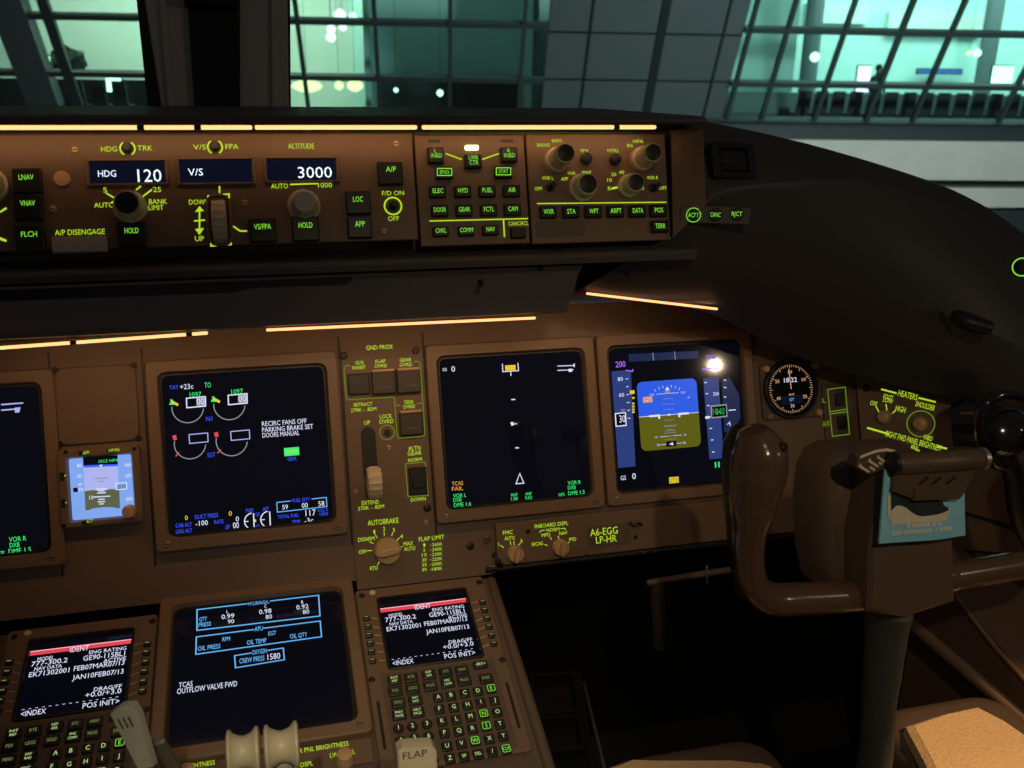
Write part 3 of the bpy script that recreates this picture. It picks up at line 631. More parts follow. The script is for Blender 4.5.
# light strips
def strip(label, segs, p0, p1, rad, grp, power, aim, name='flood_strip'):
    """A tubular lamp between two measured points: black channel, glowing lens, small black clips."""
    d = (p1-p0); L_ = d.length; d.normalize(); t = thing(name, label, 'light', None, loc=p0, group=grp)
    k = MB(black); k.tube([p0-p0+V((0, .006, .004)), p1-p0+V((0, .006, .004))], [rad*1.25]*2, 8, None, 1); k.build('channel', None, t)
    prev = 0
    for s0, s1 in segs:
        k = MB(ORG); k.tube([d*(L_*s0), d*(L_*s1)], [rad]*2, 10, None, 1); le = k.build('lens', None, t)
        if s1 < .999:
            c = MB(black); c.tube([d*(L_*s1-.0022), d*(L_*s1+.0030)], [rad*1.08]*2, 8, None, 1); c.build('clip', None, t)
    ld = bpy.data.lights.new('strip_glow', 'AREA'); ld.shape = 'RECTANGLE'; ld.size = L_; ld.size_y = .006; ld.energy = power; ld.color = (1, .56, .26); ld.spread = radians(150)
    lo = bpy.data.objects.new('strip_glow', ld); COL.objects.link(lo); lo.parent = t
    z = -V(aim).normalized(); x = (d-z*d.dot(z)).normalized(); y = z.cross(x); m_ = (p0+p1)/2-p0+V(aim).normalized()*(rad+.0012)
    lo.matrix_local = Matrix(((x.x, y.x, z.x, m_.x), (x.y, y.y, z.y, m_.y), (x.z, y.z, z.z, m_.z), (0, 0, 0, 1)))
    return t
ps = [at_y(-120, 132, -.158), at_y(251, 126.5, -.158), at_y(416, 125.5, -.158), at_y(655, 127.5, -.158)]
fx = lambda a, b_, x: (at_y(x, 126, -.158).x-a.x)/(b_.x-a.x)
for p in ps: p.z = .3507
strip('glowing orange strip under the glareshield lip above the left knobs and HDG window', [(.0, fx(ps[0], ps[1], 140)), (fx(ps[0], ps[1], 140), fx(ps[0], ps[1], 197)), (fx(ps[0], ps[1], 197), 1)], ps[0], ps[1], .0018, 'strips above the mode control panel', .021, (0, 1, -.5))
strip('glowing orange strip under the glareshield lip above the altitude window', [(0, 1)], ps[1]+V((.004, 0, 0)), ps[2], .0018, 'strips above the mode control panel', .012, (0, 1, -.5))
strip('glowing orange strip under the glareshield lip above the two right panels of buttons', [(0, fx(ps[2], ps[3], 615)), (fx(ps[2], ps[3], 615), 1)], ps[2]+V((.006, 0, 0)), ps[3], .0018, 'strips above the mode control panel', .019, (0, 1, -.5))
a, c = at_y(-70, 353, -.103), at_y(207, 333, -.103)
strip('orange strip on the lower glareshield lip at left, above the blank plate', [(0, .5), (.5, .93), (.93, 1)], a, c, .0016, 'strips over the main panel', .075, (0, .55, -1))
strip('orange strip on the lower glareshield lip in the middle, above the landing gear panel', [(0, 1)], at_y(267, 330, -.103), at_y(535, 318, -.103), .0014, 'strips over the main panel', .085, (0, .55, -1))
strip('slanted orange strip under the right hood above the attitude display', [(0, 1)], at_y(587, 293.5, -.1035), at_y(717, 309, -.1035), .0013, 'strips over the main panel', .065, (0, .5, -1))

# ------------------------------------------------------------------ glareshield control panels
def unit_plate(root, pl, x0, x1, y0, y1, mt=brown, n=.006):
    a, b_, c, d = (pl.uv(x0, y0), pl.uv(x1, y0), pl.uv(x0, y1), pl.uv(x1, y1))
    u0, u1, v1, v0 = (a[0]+c[0])/2, (b_[0]+d[0])/2, (a[1]+b_[1])/2, (c[1]+d[1])/2
    k = MB(mt); k.box((u0+u1)/2, (v0+v1)/2, u1-u0, v1-v0, -.004, n-.006, .0008); return k.build('plate', None, root)
def btn(root, pl, x0, y0, x1, y1, n0, n1, lines, lm=GRN, mt=blk2, name='push_button', ring=None, label=None):
    u_, v_, ww, hh = rect_uv(pl.up(n1), x0, y0, x1, y1); k = MB(mt); k.box(u_, v_, ww, hh, n0, n1, min(.0012, hh*.15), min(.001, hh*.2)); o = k.build(name, None, root, label)
    w_ = Wr(pl, n1+.0003, lm)
    for s, x, y, h, wd in lines: w_.t(s, x, y, h, wd)
    if ring: w_.l([(ring[0], ring[1]), (ring[2], ring[1]), (ring[2], ring[3]), (ring[0], ring[3])], .9, None, True)
    if lines: w_.done(o)
    return o
def window(root, x0, y0, x1, y1):
    u_, v_, ww, hh = rect_uv(MCP, x0, y0, x1, y1)
    k = MB(brown2); k.frame(rrect(u_, v_, ww+.006, hh+.005, .001), rrect(u_, v_, ww, hh, .001), 0, .0028, .0006, .0008); fr = k.build('window_bezel', None, root)
    k = MB(LCDB); k.box(u_, v_, ww, hh, .0001, .0007); return k.build('readout', None, root)
def lip_knob(root, pl, x, y, r, h, cap, mt=cream, name='rotary_knob', top=None):
    u_, v_ = pl.uv(x, y); k = MB(mt)
    k.lathe([(r, 0), (r, h*.28), (r*.86, h*.34), (r*.80, h*.9), (r*.74, h)], u_, v_, 32, None, None, .02, 12); o = k.build(name, None, root)
    if cap:
        k = MB(black); k.lathe([(r*.66, h), (r*.66, h+.0016), (r*.5, h+.0022)], u_, v_, 24); k.build('cap', None, o)
    elif top:
        k = MB(top); k.lathe([(r*.72, h), (r*.70, h+.008), (r*.6, h+.011)], u_, v_, 28, None, None, .03, 10); k.build('grip', None, o)
    return o
M_ = MCP
t = thing('mode_control_panel', 'long brown panel with HDG and ALTITUDE windows and cream knobs', 'control panel', MCP, 0, MCP.uv(250, 250)[1])
unit_plate(t, MCP, -110, 415.5, 134, 247)
w = Wr(MCP, .0004, LEG); Zl = zm(0, 110, 4.655); Z2 = zm(200, 110, 4.655)
for s, x, y, h, wd in (('HDG', 109, 149, 5.2, 16), ('TRK', 145, 148, 5.2, 15), ('V/S', 199.5, 147, 5.2, 13), ('FPA', 232, 146.5, 5.2, 13), ('ALTITUDE', 301, 146, 5.2, 26), ('AUTO', 104, 205, 5, 20), ('5', 105, 190, 5, 4), ('25', 157, 189.5, 5, 8), ('BANK', 158, 201.5, 5, 18), ('LIMIT', 156, 207.5, 5, 15),
    ('DOWN', 199, 202, 5, 20), ('UP', 199.5, 238.5, 5, 9), ('AUTO', 279.5, 186, 5, 17), ('1000', 325, 185, 5, 14), ('F/D ON', 393, 193, 4.4, 22), ('OFF', 393.5, 218.5, 4.6, 11)): w.t(s, x, y, h, wd)
for x, y in ((127.5, 148.5), (215, 147)): w.ring(x, y, 7, 1.6, None, 120, 240).ring(x, y, 7, 1.6, None, -60, 60)
for P in (((106, 193), (117, 199.5)), ((111, 203), (118, 199)), ((152, 189.5), (142, 197)), ((136, 190), (141, 186)), ((290, 184.5), (318, 183.5)), ((219.5, 186), (219.5, 193)), ((208, 201), (208, 196), (229, 194), (229, 199)), ((211, 240), (211, 246), (231, 244.5), (231, 239)), ((199.5, 209), (199.5, 233)), ((194, 221), (205, 220)), ((233, 226), (240, 231), (247, 231))): w.l(P, 1.5)
w.q([(195, 212), (199.5, 206), (204, 211)]).q([(195, 229), (204, 228), (199.5, 235)]).q([(0, 211), (6, 207), (7, 209), (0, 213)]).q([(0, 237), (7, 240), (6, 242), (0, 240)])
w.ring(393, 206, 8.5, 1.6).t('A/P DISENGAGE', 80, 232, 5.4, 50); w.done(t)
for (x0, y0, x1, y1), L in (((90, 162, 165, 183), (('HDG', 107, 173.5, 6.5, 18), ('120', 149.5, 175.5, 12.5, 24))), ((180, 160.5, 252, 182.5), (('V/S', 195.5, 172, 7, 15),)), ((267, 159.5, 336, 180.5), (('3000', 315, 172.3, 11, 34),))):
    ro = window(t, x0, y0, x1, y1); w = Wr(MCP, .0010, LCDW)
    for s, x, y, h, wd in L: w.t(s, x, y, h, wd)
    w.done(ro, 'digits')
for x, y in ((127.5, 148.5), (215, 147)): k = MB(black); u_, v_ = MCP.uv(x, y); k.lathe([(.0038, 0), (.0038, .006), (.003, .007)], u_, v_, 14); k.build('selector_button', None, t)
for x0, y0, x1, y1, s, x, y, wd in ((12, 168, 41, 193, 'LNAV', 26, 177, 15), (13.5, 194, 42, 220, 'VNAV', 27.5, 203, 15), (15, 225, 44, 252, 'FLCH', 29, 234, 16), (117, 221.5, 146, 247, 'HOLD', 131.5, 230.5, 14), (249, 218, 276, 242, 'VS/FPA', 262.5, 226.5, 17), (292, 216.5, 319, 241, 'HOLD', 305.5, 225, 14),
    (378, 161.5, 403, 184.5, 'A/P', 391, 169, 10), (346, 191, 371, 214, 'LOC', 358, 199, 10), (347.5, 215.5, 372, 238, 'APP', 360, 223.8, 10)):
    btn(t, MCP, x0, y0, x1, y1, 0, .006, [(s, x, y, 5.4, wd)])
u_, v_, ww, hh = rect_uv(MCP, 53, 237, 108, 253); k = MB(creamg); k.box(u_, v_, ww, hh, 0, .006, .001, .0008); k.build('disengage_bar', None, t, 'pale grey bar under the A/P DISENGAGE legend')
u_, v_ = MCP.uv(62, 179); k = MB(tan); k.lathe([(.0066, .0), (.0066, .0012), (.0058, .002)], u_, v_, 24); k.build('light_sensor', None, t)
lip_knob(t, MCP, 131, 208, .0135, .024, True); lip_knob(t, MCP, 304, 206, .0142, .010, False, creamg, 'rotary_knob', creamg)
lip_knob(t, MCP, -8, 186, .0135, .024, True)
u_, v_ = MCP.uv(219.5, 220.5); k = MB(cream); Mx = Matrix.Translation((u_, v_, -.006)) @ Matrix.Rotation(pi/2, 4, 'Y'); k.lathe([(.016, -.0062), (.0195, -.0055), (.0195, .0055), (.016, .0062)], 0, 0, 40, None, Mx, .03, 20); k.build('vertical_speed_wheel', None, t)
k = MB(brown2); k.frame(rrect(u_, v_, .022, .045, .009), rrect(u_, v_, .0145, .040, .006), 0, .004, .0002, .001); k.build('wheel_guard', None, t)
u_, v_ = MCP.uv(393, 206); k = MB(black); k.lathe([(.0042, 0), (.0042, .004), (.002, .005), (.0016, .012), (.0022, .013)], u_, v_, 14); k.build('toggle_switch', None, t)
for x, y in ((75, 150), (53, 209), (245, 203), (396, 144), (384, 231)): screw(t, *MCP.uv(x, y), .0001, .0028, tan)

# display select panel
t = thing('display_select_panel', 'brown panel of small green-lettered black keys, with ENG and STAT outlined', 'control panel', MCP, *MCP.uv(472, 247))
unit_plate(t, MCP, 417.5, 527, 135, 245)
Z = zm(410, 130, 6.4)
w = Wr(MCP, .0004, LEG)
w.l([(445.5, 153.5), (462, 159.5)], 1.3).l([(482, 159.5), (499, 153.5)], 1.3).l([(429.5, 221), (528, 218.6)], 1.2).l([(503.5, 220), (504.5, 237)], 1.4).t('CANC/RCL', 518.5, 223.4, 4, 20); w.done(t)
for x0, y0, x1, y1, L in ((428, 147, 444, 163, (('L', 435.3, 150.6, 3.6, 2.4), ('INBD', 436.5, 155.4, 4.4, 11))), (465, 154, 482, 168, (('LWR', 473.5, 157.4, 4.4, 9.5), ('CTR', 474, 162.4, 4.4, 9))), (501, 147, 517.5, 162, (('R', 508.8, 150.4, 3.6, 2.8), ('INBD', 509.6, 155.2, 4.4, 11)))):
    btn(t, MCP, x0, y0, x1, y1, 0, .005, L)
for x, y, s, wd in ((444.5, 171.8, 'ENG', 9), (503.5, 171.2, 'STAT', 9.5)): btn(t, MCP, x-8.5, y-5.5, x+8.5, y+7, 0, .005, [(s, x, y, 3.8, wd)], ring=(x-7.2, y-3.4, x+7.2, y+3.6))
for y, row in ((190.6, ((438, 'ELEC', 10.5), (463, 'HYD', 9.5), (487.5, 'FUEL', 10), (512, 'AIR', 7.5))), (209.6, ((440, 'DOOR', 12), (464.5, 'GEAR', 11), (489, 'FCTL', 10), (513, 'CAM', 9.5)))):
    for i, (x, s, wd) in enumerate(row): btn(t, MCP, x-8.5, y-5-i*.3, x+8.5, y+7-i*.3, 0, .005, [(s, x, y-i*.3, 4.6, wd)])
for x, y, s, wd in ((441, 230.4, 'CHKL', 10.5), (466.5, 229.8, 'COMM', 13), (490.7, 229, 'NAV', 8.5)): btn(t, MCP, x-8, y-4, x+8, y+6, 0, .005, [(s, x, y, 4.6, wd)])
btn(t, MCP, 511, 227.5, 526, 238, 0, .005, [])
u_, v_, ww, hh = rect_uv(MCP, 464.5, 145.3, 478.5, 150.5); k = MB(emi('lamp_warm_white', (255, 255, 190), 2.2)); k.box(u_, v_, ww, hh, 0, .002, .0006, .0016); k.build('indicator_light', None, t)
for x in (434, 507): u_, v_, ww, hh = rect_uv(MCP, x-6, 139.5, x+6, 142.5); k = MB(black); k.box(u_, v_, ww, hh, 0, .0006); k.build('lamp_slot', None, t)

# instrument control panel at the right end
t = thing('flight_instrument_control_panel', 'brown panel with four cream black-capped knobs at the right end of the row', 'control panel', MCP, *MCP.uv(600, 247))
unit_plate(t, MCP, 529, 668, 134, 242)
Z = zm(520, 130, 6.4); K = 6.4; w = Wr(MCP, .0004, LEG)
for s, x, y, h, wd in (('RADIO', 150, 96, 22, 82), ('BARO', 236, 68, 22, 64), ('FPV', 413, 132, 22, 50), ('MTRS', 595, 132, 22, 70), ('IN', 702, 100, 22, 34), ('HPA', 757, 72, 22, 66), ('VOR L', 177, 307, 22, 74), ('OFF', 118, 375, 22, 50), ('VOR', 330, 277, 20, 50), ('APP', 286, 313, 22, 46), ('MAP', 428, 272, 22, 58), ('10', 573, 320, 22, 30), ('20', 600, 284, 22, 32), ('40', 650, 270, 22, 32), ('5', 572, 374, 22, 26), ('640', 775, 372, 22, 36), ('VOR R', 848, 305, 22, 72), ('OFF', 915, 371, 22, 46)):
    zt(w, Z, K, s, x, y, h, wd)
w.l([(537, 203.6), (666.5, 202.2)], 1.1).l([Z(588, 374), Z(620, 368), Z(655, 342), Z(672, 340)], 2.2); w.done(t)
for x, y, r, h in ((226, 200, .0115, .033), (772, 192, .0115, .031), (392, 372, .0128, .020), (692, 362, .0112, .020)): lip_knob(t, MCP, *Z(x, y), r, h, True, cream)
for x, y in ((420, 188), (604, 192)): k = MB(black); u_, v_ = MCP.uv(*Z(x, y)); k.lathe([(.0052, 0), (.0052, .005), (.0035, .006)], u_, v_, 16); k.build('push_button', None, t)
for x, y in ((190, 368), (848, 372)):
    k = MB(black); u_, v_ = MCP.uv(*Z(x, y)); k.lathe([(.004, 0), (.004, .003), (.0018, .004), (.0016, .013), (.0026, .015)], u_, v_, 12); k.build('toggle_switch', None, t)
for x, y, s, wd in ((548.8, 211.5, 'WXR', 10), (571.4, 211.3, 'STA', 8.4), (594, 211, 'WPT', 9), (616, 210.6, 'ARPT', 11), (638, 210.4, 'DATA', 10.4), (659, 210, 'POS', 8.4), (660.4, 225.8, 'TERR', 10)):
    btn(t, MCP, x-8.4, y-5.5, x+8.4, y+6.5, 0, .005, [(s, x, y, 4.8, wd)])
u_, v_, ww, hh = rect_uv(MCP, 536, 221, 585, 236); k = MB(plate); k.box(u_, v_, ww, hh, 0, .0006, .0002, .001); k.build('lower_recess', None, t)

# message-accept buttons and the square warning light on the hood
AP = tilt(at_y(715, 216, -.172), 4, 20)
t = thing('message_button_panel', 'small dark panel of three green keys ACPT, CANC and RJCT below the warning light', 'control panel', AP, 0, -.006)
k = MB(greyc); k.box(*AP.uv(715, 215), .066, .016, -.002, .001, .0006, .002); k.build('plate', None, t)
for x, y, s in ((693.5, 215, 'ACPT'), (715.5, 214.6, 'CANC'), (737, 213.8, 'RJCT')):
    u_, v_ = AP.uv(x, y); k = MB(blk2); k.prism(circ(u_, v_, .0062, 20), .001, .003, .0006); o = k.build('round_key', None, t)
    w = Wr(AP, .0033, GRN); w.t(s, x, y, 4.4, 10.5)
    if s == 'ACPT': w.ring(x, y, 7, .8)
    w.done(o)
_p, _q = at_y(705, 145, -.136), at_y(757, 160, -.132)
WP = Plane(at_y(732, 160, -.150), (cos(radians(-4)), .10, -.05), (0, .5, 1)); WP.v = (WP.v-WP.u*WP.v.dot(WP.u)).normalized(); WP.n = WP.u.cross(WP.v)
t = thing('warning_light', 'unlit square black warning light set in the right glareshield facet', 'light', WP, 0, 0)
u_, v_, ww, hh = rect_uv(WP, 711, 143, 754, 179)
k = MB(black); k.frame(rrect(u_, v_, ww, hh, .005), rrect(u_, v_, ww*.62, hh*.62, .002), -.012, .003, -.001, .001); k.build('surround', None, t)
k = MB(gloss); k.box(u_, v_, ww*.6, hh*.56, -.003, .0015, .0008, .001); k.box(u_, v_+.0002, ww*.5, .0008, .0015, .0018); k.build('lens_cap', None, t)

# map-light nozzle and the ring control on the far right of the hood
p = at_y(972, 322, -.175); t = thing('light_nozzle', 'stubby black swivel nozzle under the right hood', 'light', None, loc=p)
k = MB(black); k.tube([(-.012, .012, .004), (-.004, 0, 0), (.012, -.012, -.004)], [.008, .0095, .008], 14); k.build('barrel', None, t)
k = MB(plate); k.tube([(-.016, .022, .006), (-.011, .012, .004)], [.005, .0065], 12); k.build('stem', None, t)
p = at_y(1022, 267, -.138); t = thing('lighted_ring_switch', 'round switch with thin green glowing ring cut by the right picture edge', 'switch', None, loc=p)
RP = tilt(p, 10, 30); b = MB(black); b.lathe([(.0065, -.006), (.0065, .004), (.005, .006)], 0, 0, 20, None, RP.mat().to_3x3().to_4x4()); b.build('knob', None, t)
b = MB(GRN); P = circ(0, 0, .0098, 28); b.stroke(P, .0014, .0006, None, True); b.v = [RP.mat().to_3x3() @ V(q) for q in b.v]; b.build('ring', None, t)

# ------------------------------------------------------------------ aisle stand: lower display, two keypads, levers
pt = thing('aisle_stand', 'brown centre console rising between the seats below the displays', 'console', PED, 0, -.45)
b = MB(plate); b.prism([(-.254, -.47), (.254, -.47), (.254, .083), (-.254, .083)], -.012, 0, 0); b.build('deck', None, pt)
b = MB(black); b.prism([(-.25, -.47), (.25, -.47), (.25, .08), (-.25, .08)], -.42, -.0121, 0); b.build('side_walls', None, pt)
for s_ in (-1, 1):
    b = MB(plate); b.tube([(s_*.2585, .080, -.002), (s_*.2600, -.05, -.002), (s_*.2600, -.20, -.002), (s_*.2585, -.47, -.002)], [.0062]*4, 12, None, 2, True, (0, 0, 1)); b.build('edge_roll', None, pt)
ldu, sc = display_unit('lower centre display with HYDRAULIC, APU and OXYGEN boxes', PED, 0, 0, dv=0)
for c_ in kids(ldu): pass
w = Wr(PED, SN, WHT); Z = zm(140, 570, 4.44); K = 4.44
def tframe(x0, y0, x1, y1, x2, y2, x3, y3, tx, tw, s, ty):
    lx = lambda f: (x0+(x1-x0)*f, y0+(y1-y0)*f); fa = (tx-tw/2-x0)/(x1-x0); fb = (tx+tw/2-x0)/(x1-x0)
    w.l([Z(*lx(fb)), Z(x1, y1), Z(x2, y2), Z(x3, y3), Z(x0, y0), Z(*lx(fa))], .9, SC); zt(w, Z, K, s, tx, ty, 20, tw*.92, SC)
tframe(253, 176, 793, 112, 799, 204, 253, 268, 527, 100, 'HYDRAULIC', 143)
tframe(250, 297, 800, 226, 806, 296, 248, 374, 527, 40, 'APU', 260)
tframe(420, 380, 636, 346, 641, 398, 424, 434, 530, 70, 'OXYGEN', 362)
for s, x, y, h, wd, m_ in (('L', 388, 184, 14, 8, WHT), ('C', 557, 161, 14, 10, WHT), ('R', 721, 142, 14, 10, WHT), ('QTY', 280, 217, 18, 34, SC), ('PRESS', 288, 241, 18, 54, SC), ('0.99', 390, 205, 20, 56, WHT), ('0.98', 556, 183, 20, 54, WHT), ('0.92', 721, 163, 20, 54, WHT), ('90', 404, 228, 18, 28, WHT), ('80', 572, 207, 18, 28, WHT), ('80', 737, 185, 18, 28, WHT),
    ('RPM', 383, 306, 18, 34, SC), ('EGT', 587, 280, 18, 34, SC), ('OIL PRESS', 307, 343, 20, 98, SC), ('OIL TEMP', 518, 317, 20, 86, SC), ('OIL QTY', 704, 290, 20, 76, SC), ('CREW PRESS', 497, 397, 22, 110, SC), ('1580', 594, 383, 26, 56, WHT), ('TCAS', 203, 507, 22, 60, WHT), ('OUTFLOW VALVE FWD', 299, 521, 24, 262, WHT)):
    zt(w, Z, K, s, x, y, h, wd, m_)
w.done(sc, 'symbology')

# control display unit: built once, then copied to the left side
def key(root, u_, v_, ww, hh, s, lm=KEYG, h=.0032, two=None, nm='key'):
    k = MB(blk2); k.box(u_, v_, ww, hh, .0055, .0085, .0008, .0008); o = k.build(nm, None, root)
    if s or two:
        l_ = MB(lm)
        if two:
            l_.text(two[0], u_, v_+.0021, .0028, .0087, min(ww*.8, .0019*len(two[0])), lm); l_.text(two[1], u_, v_-.0021, .0028, .0087, min(ww*.8, .0019*len(two[1])), lm)
        else: l_.text(s, u_, v_, h, .0087, min(ww*.8, .0021*len(s)) if len(s) > 1 else None, lm)
        l_.build('key_legend', None, o)
    return o
cdu = thing('control_display_unit', 'keypad unit with IDENT page, right of the lower centre display, behind the FLAP lever', 'keypad', PED, .1756, -.145)
b = MB(brown)
Z5 = zm(350, 570, 5.12)
su, sv, sw_, sh_ = .1756, .0175, .0955, .0945
b.frame(rrect(.1756, -.0325, .1445, .231, .004), rrect(su, sv, sw_+.004, sh_+.004, .004), .0006, .0055, .0015, .001)
b.build('body', None, cdu)
b = MB(plate); b.box(.1756, -.089, .118, .108, .0010, .0056, 0, .002); b.build('key_field', None, cdu)
b = MB(black); b.frame(rrect(su, sv, sw_+.006, sh_+.006, .004), rrect(su, sv, sw_, sh_, .003), .005, .0075, .002, .0008); b.build('screen_rim', None, cdu)
b = MB(lcd); b.box(su, sv, sw_+.002, sh_+.002, .0012, .0026); cs = b.build('screen', None, cdu)
w = Wr(PED, .0030, WHT); Z, K = Z5, 5.12
w.q([Z(150, 197), Z(592, 143), Z(594, 164), Z(153, 218)], SR, -.0002).l([Z(150, 200), Z(592, 146)], .7, emi('symbol_pink', (255, 190, 200), 1.0))
for s, x, y, h, wd, m_ in (('IDENT', 372, 187, 22, 82, WHT), ('MODEL', 235, 229, 16, 72, WHT), ('777-300.2', 259, 246, 22, 158, WHT), ('NAV DATA', 262, 270, 16, 120, WHT), ('EK71302001', 275, 292, 22, 176, WHT), ('ENG RATING', 503, 194, 16, 164, WHT), ('GE90-115BL1', 496, 219, 22, 184, WHT), ('ACTIVE', 550, 236, 16, 100, WHT), ('FEB07MAR07/13', 490, 262, 22, 222, WHT), ('JAN10FEB07/13', 500, 302, 22, 224, WHT),
    ('DRAG/FF', 566, 362, 18, 122, WHT), ('+0.0/+3.0', 555, 385, 22, 158, WHT), ('- - - - - - - - - - - - - - -', 423, 428, 14, 420, WHT), ('<INDEX', 272, 471, 24, 108, WHT), ('POS INIT>', 562, 432, 24, 160, WHT)):
    zt(w, Z, K, s, x, y, h, wd, m_)
w.done(cs, 'page_text')
w = Wr(PED, .0060, MARK)
for y0, y1 in ((145, 300), (185, 345), (228, 388), (270, 432)): pass
for a, c in (((612, 172), (655, 160)), ((622, 214), (665, 200)), ((632, 268), (678, 246)), ((645, 312), (690, 292)), ((652, 355), (700, 335)), ((664, 402), (712, 380)), ((110, 245), (140, 250)), ((118, 290), (150, 296)), ((126, 332), (158, 336)), ((132, 374), (165, 378)), ((140, 418), (172, 420)), ((148, 462), (180, 464))): w.l([Z5(*a), Z5(*c)], .5)
w.done(cdu, 'key_lines')
for P in (((85, 240), (93, 285), (98, 328), (104, 370), (110, 413), (116, 460)), ((680, 160), (690, 200), (703, 243), (713, 285), (725, 330), (737, 372))):
    for x, y in P:
        u_, v_ = PK.uv(*Z5(x, y)); o = key(cdu, u_, v_, .0072, .0060, '', nm='line_select_key')
        l_ = MB(KEYD); l_.box(u_-.0002, v_+.0006, .0044, .0009, .0085, .0087); l_.build('dash', None, o)
Zk = zm(350, 640, 5.12)
FK = [('INIT', 'REF', 228, 200), ('RTE', None, 313, 188), ('DEP', 'ARR', 403, 172), ('ATC', None, 490, 160), ('VNAV', None, 573, 150), ('FIX', None, 233, 258), ('LEGS', None, 322, 245), ('HOLD', None, 412, 231), ('FMC', 'COMM', 500, 215), ('PROG', None, 585, 203), ('MENU', None, 247, 318), ('NAV', 'RAD', 335, 303), ('PREV', 'PAGE', 252, 378), ('NEXT', 'PAGE', 345, 365)]
for s, s2, x, y in FK: u_, v_ = PK.uv(*Zk(x, y)); key(cdu, u_, v_, .0138, .0108, None if s2 else s, KEYD if s2 is None else KEYG, .0036, (s, s2) if s2 else None, 'function_key')
u_, v_ = PK.uv(*Zk(668, 122)); key(cdu, u_, v_, .0150, .0088, '-BRT+', KEYG, .0034, nm='brightness_key')
u_, v_ = PK.uv(*Zk(697, 192)); key(cdu, u_, v_, .0138, .0108, 'EXEC', KEYD, .0036, nm='function_key')
KX = {}
rows_ = ['ABCDE', 'FGHIJ', 'KLMNO', 'PQRST', 'UVWXY']
PX = [[(452, 290), (517, 280), (588, 268), (655, 258), (723, 245)], [(458, 350), (532, 340), (602, 328), (670, 315), (741, 305)], [(472, 412), (545, 402), (617, 388), (685, 375), (755, 365)], [(484, 472), (558, 462), (628, 450), (698, 437), (768, 427)], [(497, 540), (571, 527), (641, 513), (714, 502), (785, 488)], [(512, 603), (585, 592), (657, 580), (729, 567), (800, 555)]]
for r_, P in enumerate(PX):
    for c_, (x, y) in enumerate(P):
        u_, v_ = PK.uv(*Zk(x, y)); s = rows_[r_][c_] if r_ < 5 else ('Z', 'SP', 'DEL', '/', 'CLR')[c_]
        hi = s in 'ENSW' or s == 'CLR'; o = key(cdu, u_, v_, .0098, .0098, s, KEYH if hi else KEYG, .0046 if len(s) == 1 else .0034, nm='letter_key')
        if hi: l_ = MB(KEYH); l_.stroke(rrect(u_, v_, .0074, .0074, .001, 2), .0006, .0087, None, True); l_.build('key_outline', None, o)
for s, x, y in (('1', 248, 447), ('2', 320, 437), ('3', 394, 425), ('4', 259, 510), ('5', 331, 497), ('6', 403, 488), ('7', 268, 572), ('8', 342, 560), ('9', 414, 550), ('.', 278, 634), ('0', 352, 622), ('+/-', 426, 612)):
    u_, v_ = PK.uv(*Zk(x, y)); k = MB(blk2); k.prism(circ(u_, v_, .0052, 20), .0055, .0085, .0008); o = k.build('number_key', None, cdu); l_ = MB(KEYG); l_.text(s, u_, v_, .0046, .0087, None); l_.build('key_legend', None, o)
u_, v_ = PED.uv(*Z5(115, 135)); k = MB(cream); k.lathe([(.0034, .0055), (.0034, .0064), (.0026, .007)], u_, v_, 18); k.build('light_sensor', None, cdu)
for x, y in ((62, 150), (660, 82), (112, 580), (778, 478)): screw(cdu, *PED.uv(*Z5(x, y)), .0056, .0034, black)
for sx in (-1, 1): k = MB(black); k.box(.1756+sx*.0655, -.095, .003, .055, .0055, .0060, 0, .001); k.build('side_slot', None, cdu)
cdl = copy_tree(cdu); cdl.location = cdu.location+V((-.3512, 0, 0)); cdl['label'] = 'keypad unit with IDENT page, left of the lower centre display, behind the grey lever'
for o in (cdu, cdl): o['group'] = 'keypad units beside the lower display'

t = thing('brightness_panel', 'small brown panel with R PNL BRIGHTNESS legend under the lower centre display', 'control panel', PED, .05, -.135)
k = MB(brown); k.box(.0, -.1185, .198, .026, .0006, .004, .0008); k.build('plate', None, t)
w = Wr(PED, .0043, LEG)
for s, x, y, wd, al in (('R PNL BRIGHTNESS', 324, 747, 49, 'C'), ('LWR DSPL', 342.5, 753.5, 25, 'C'), ('UPR DSPL', 300.5, 765, 25, 'C'), ('L PNL BRIGHTNESS', 190, 766, 49, 'C')): w.t(s, x, y, 4.6, wd)
w.done(t)
for x, y in ((345, 764), (188, 780)): u_, v_ = PED.uv(x, y); k = MB(tan); k.lathe([(.0085, .004), (.0085, .009), (.007, .016), (.005, .017)], u_, v_, 20); k.build('rotary_knob', None, t)

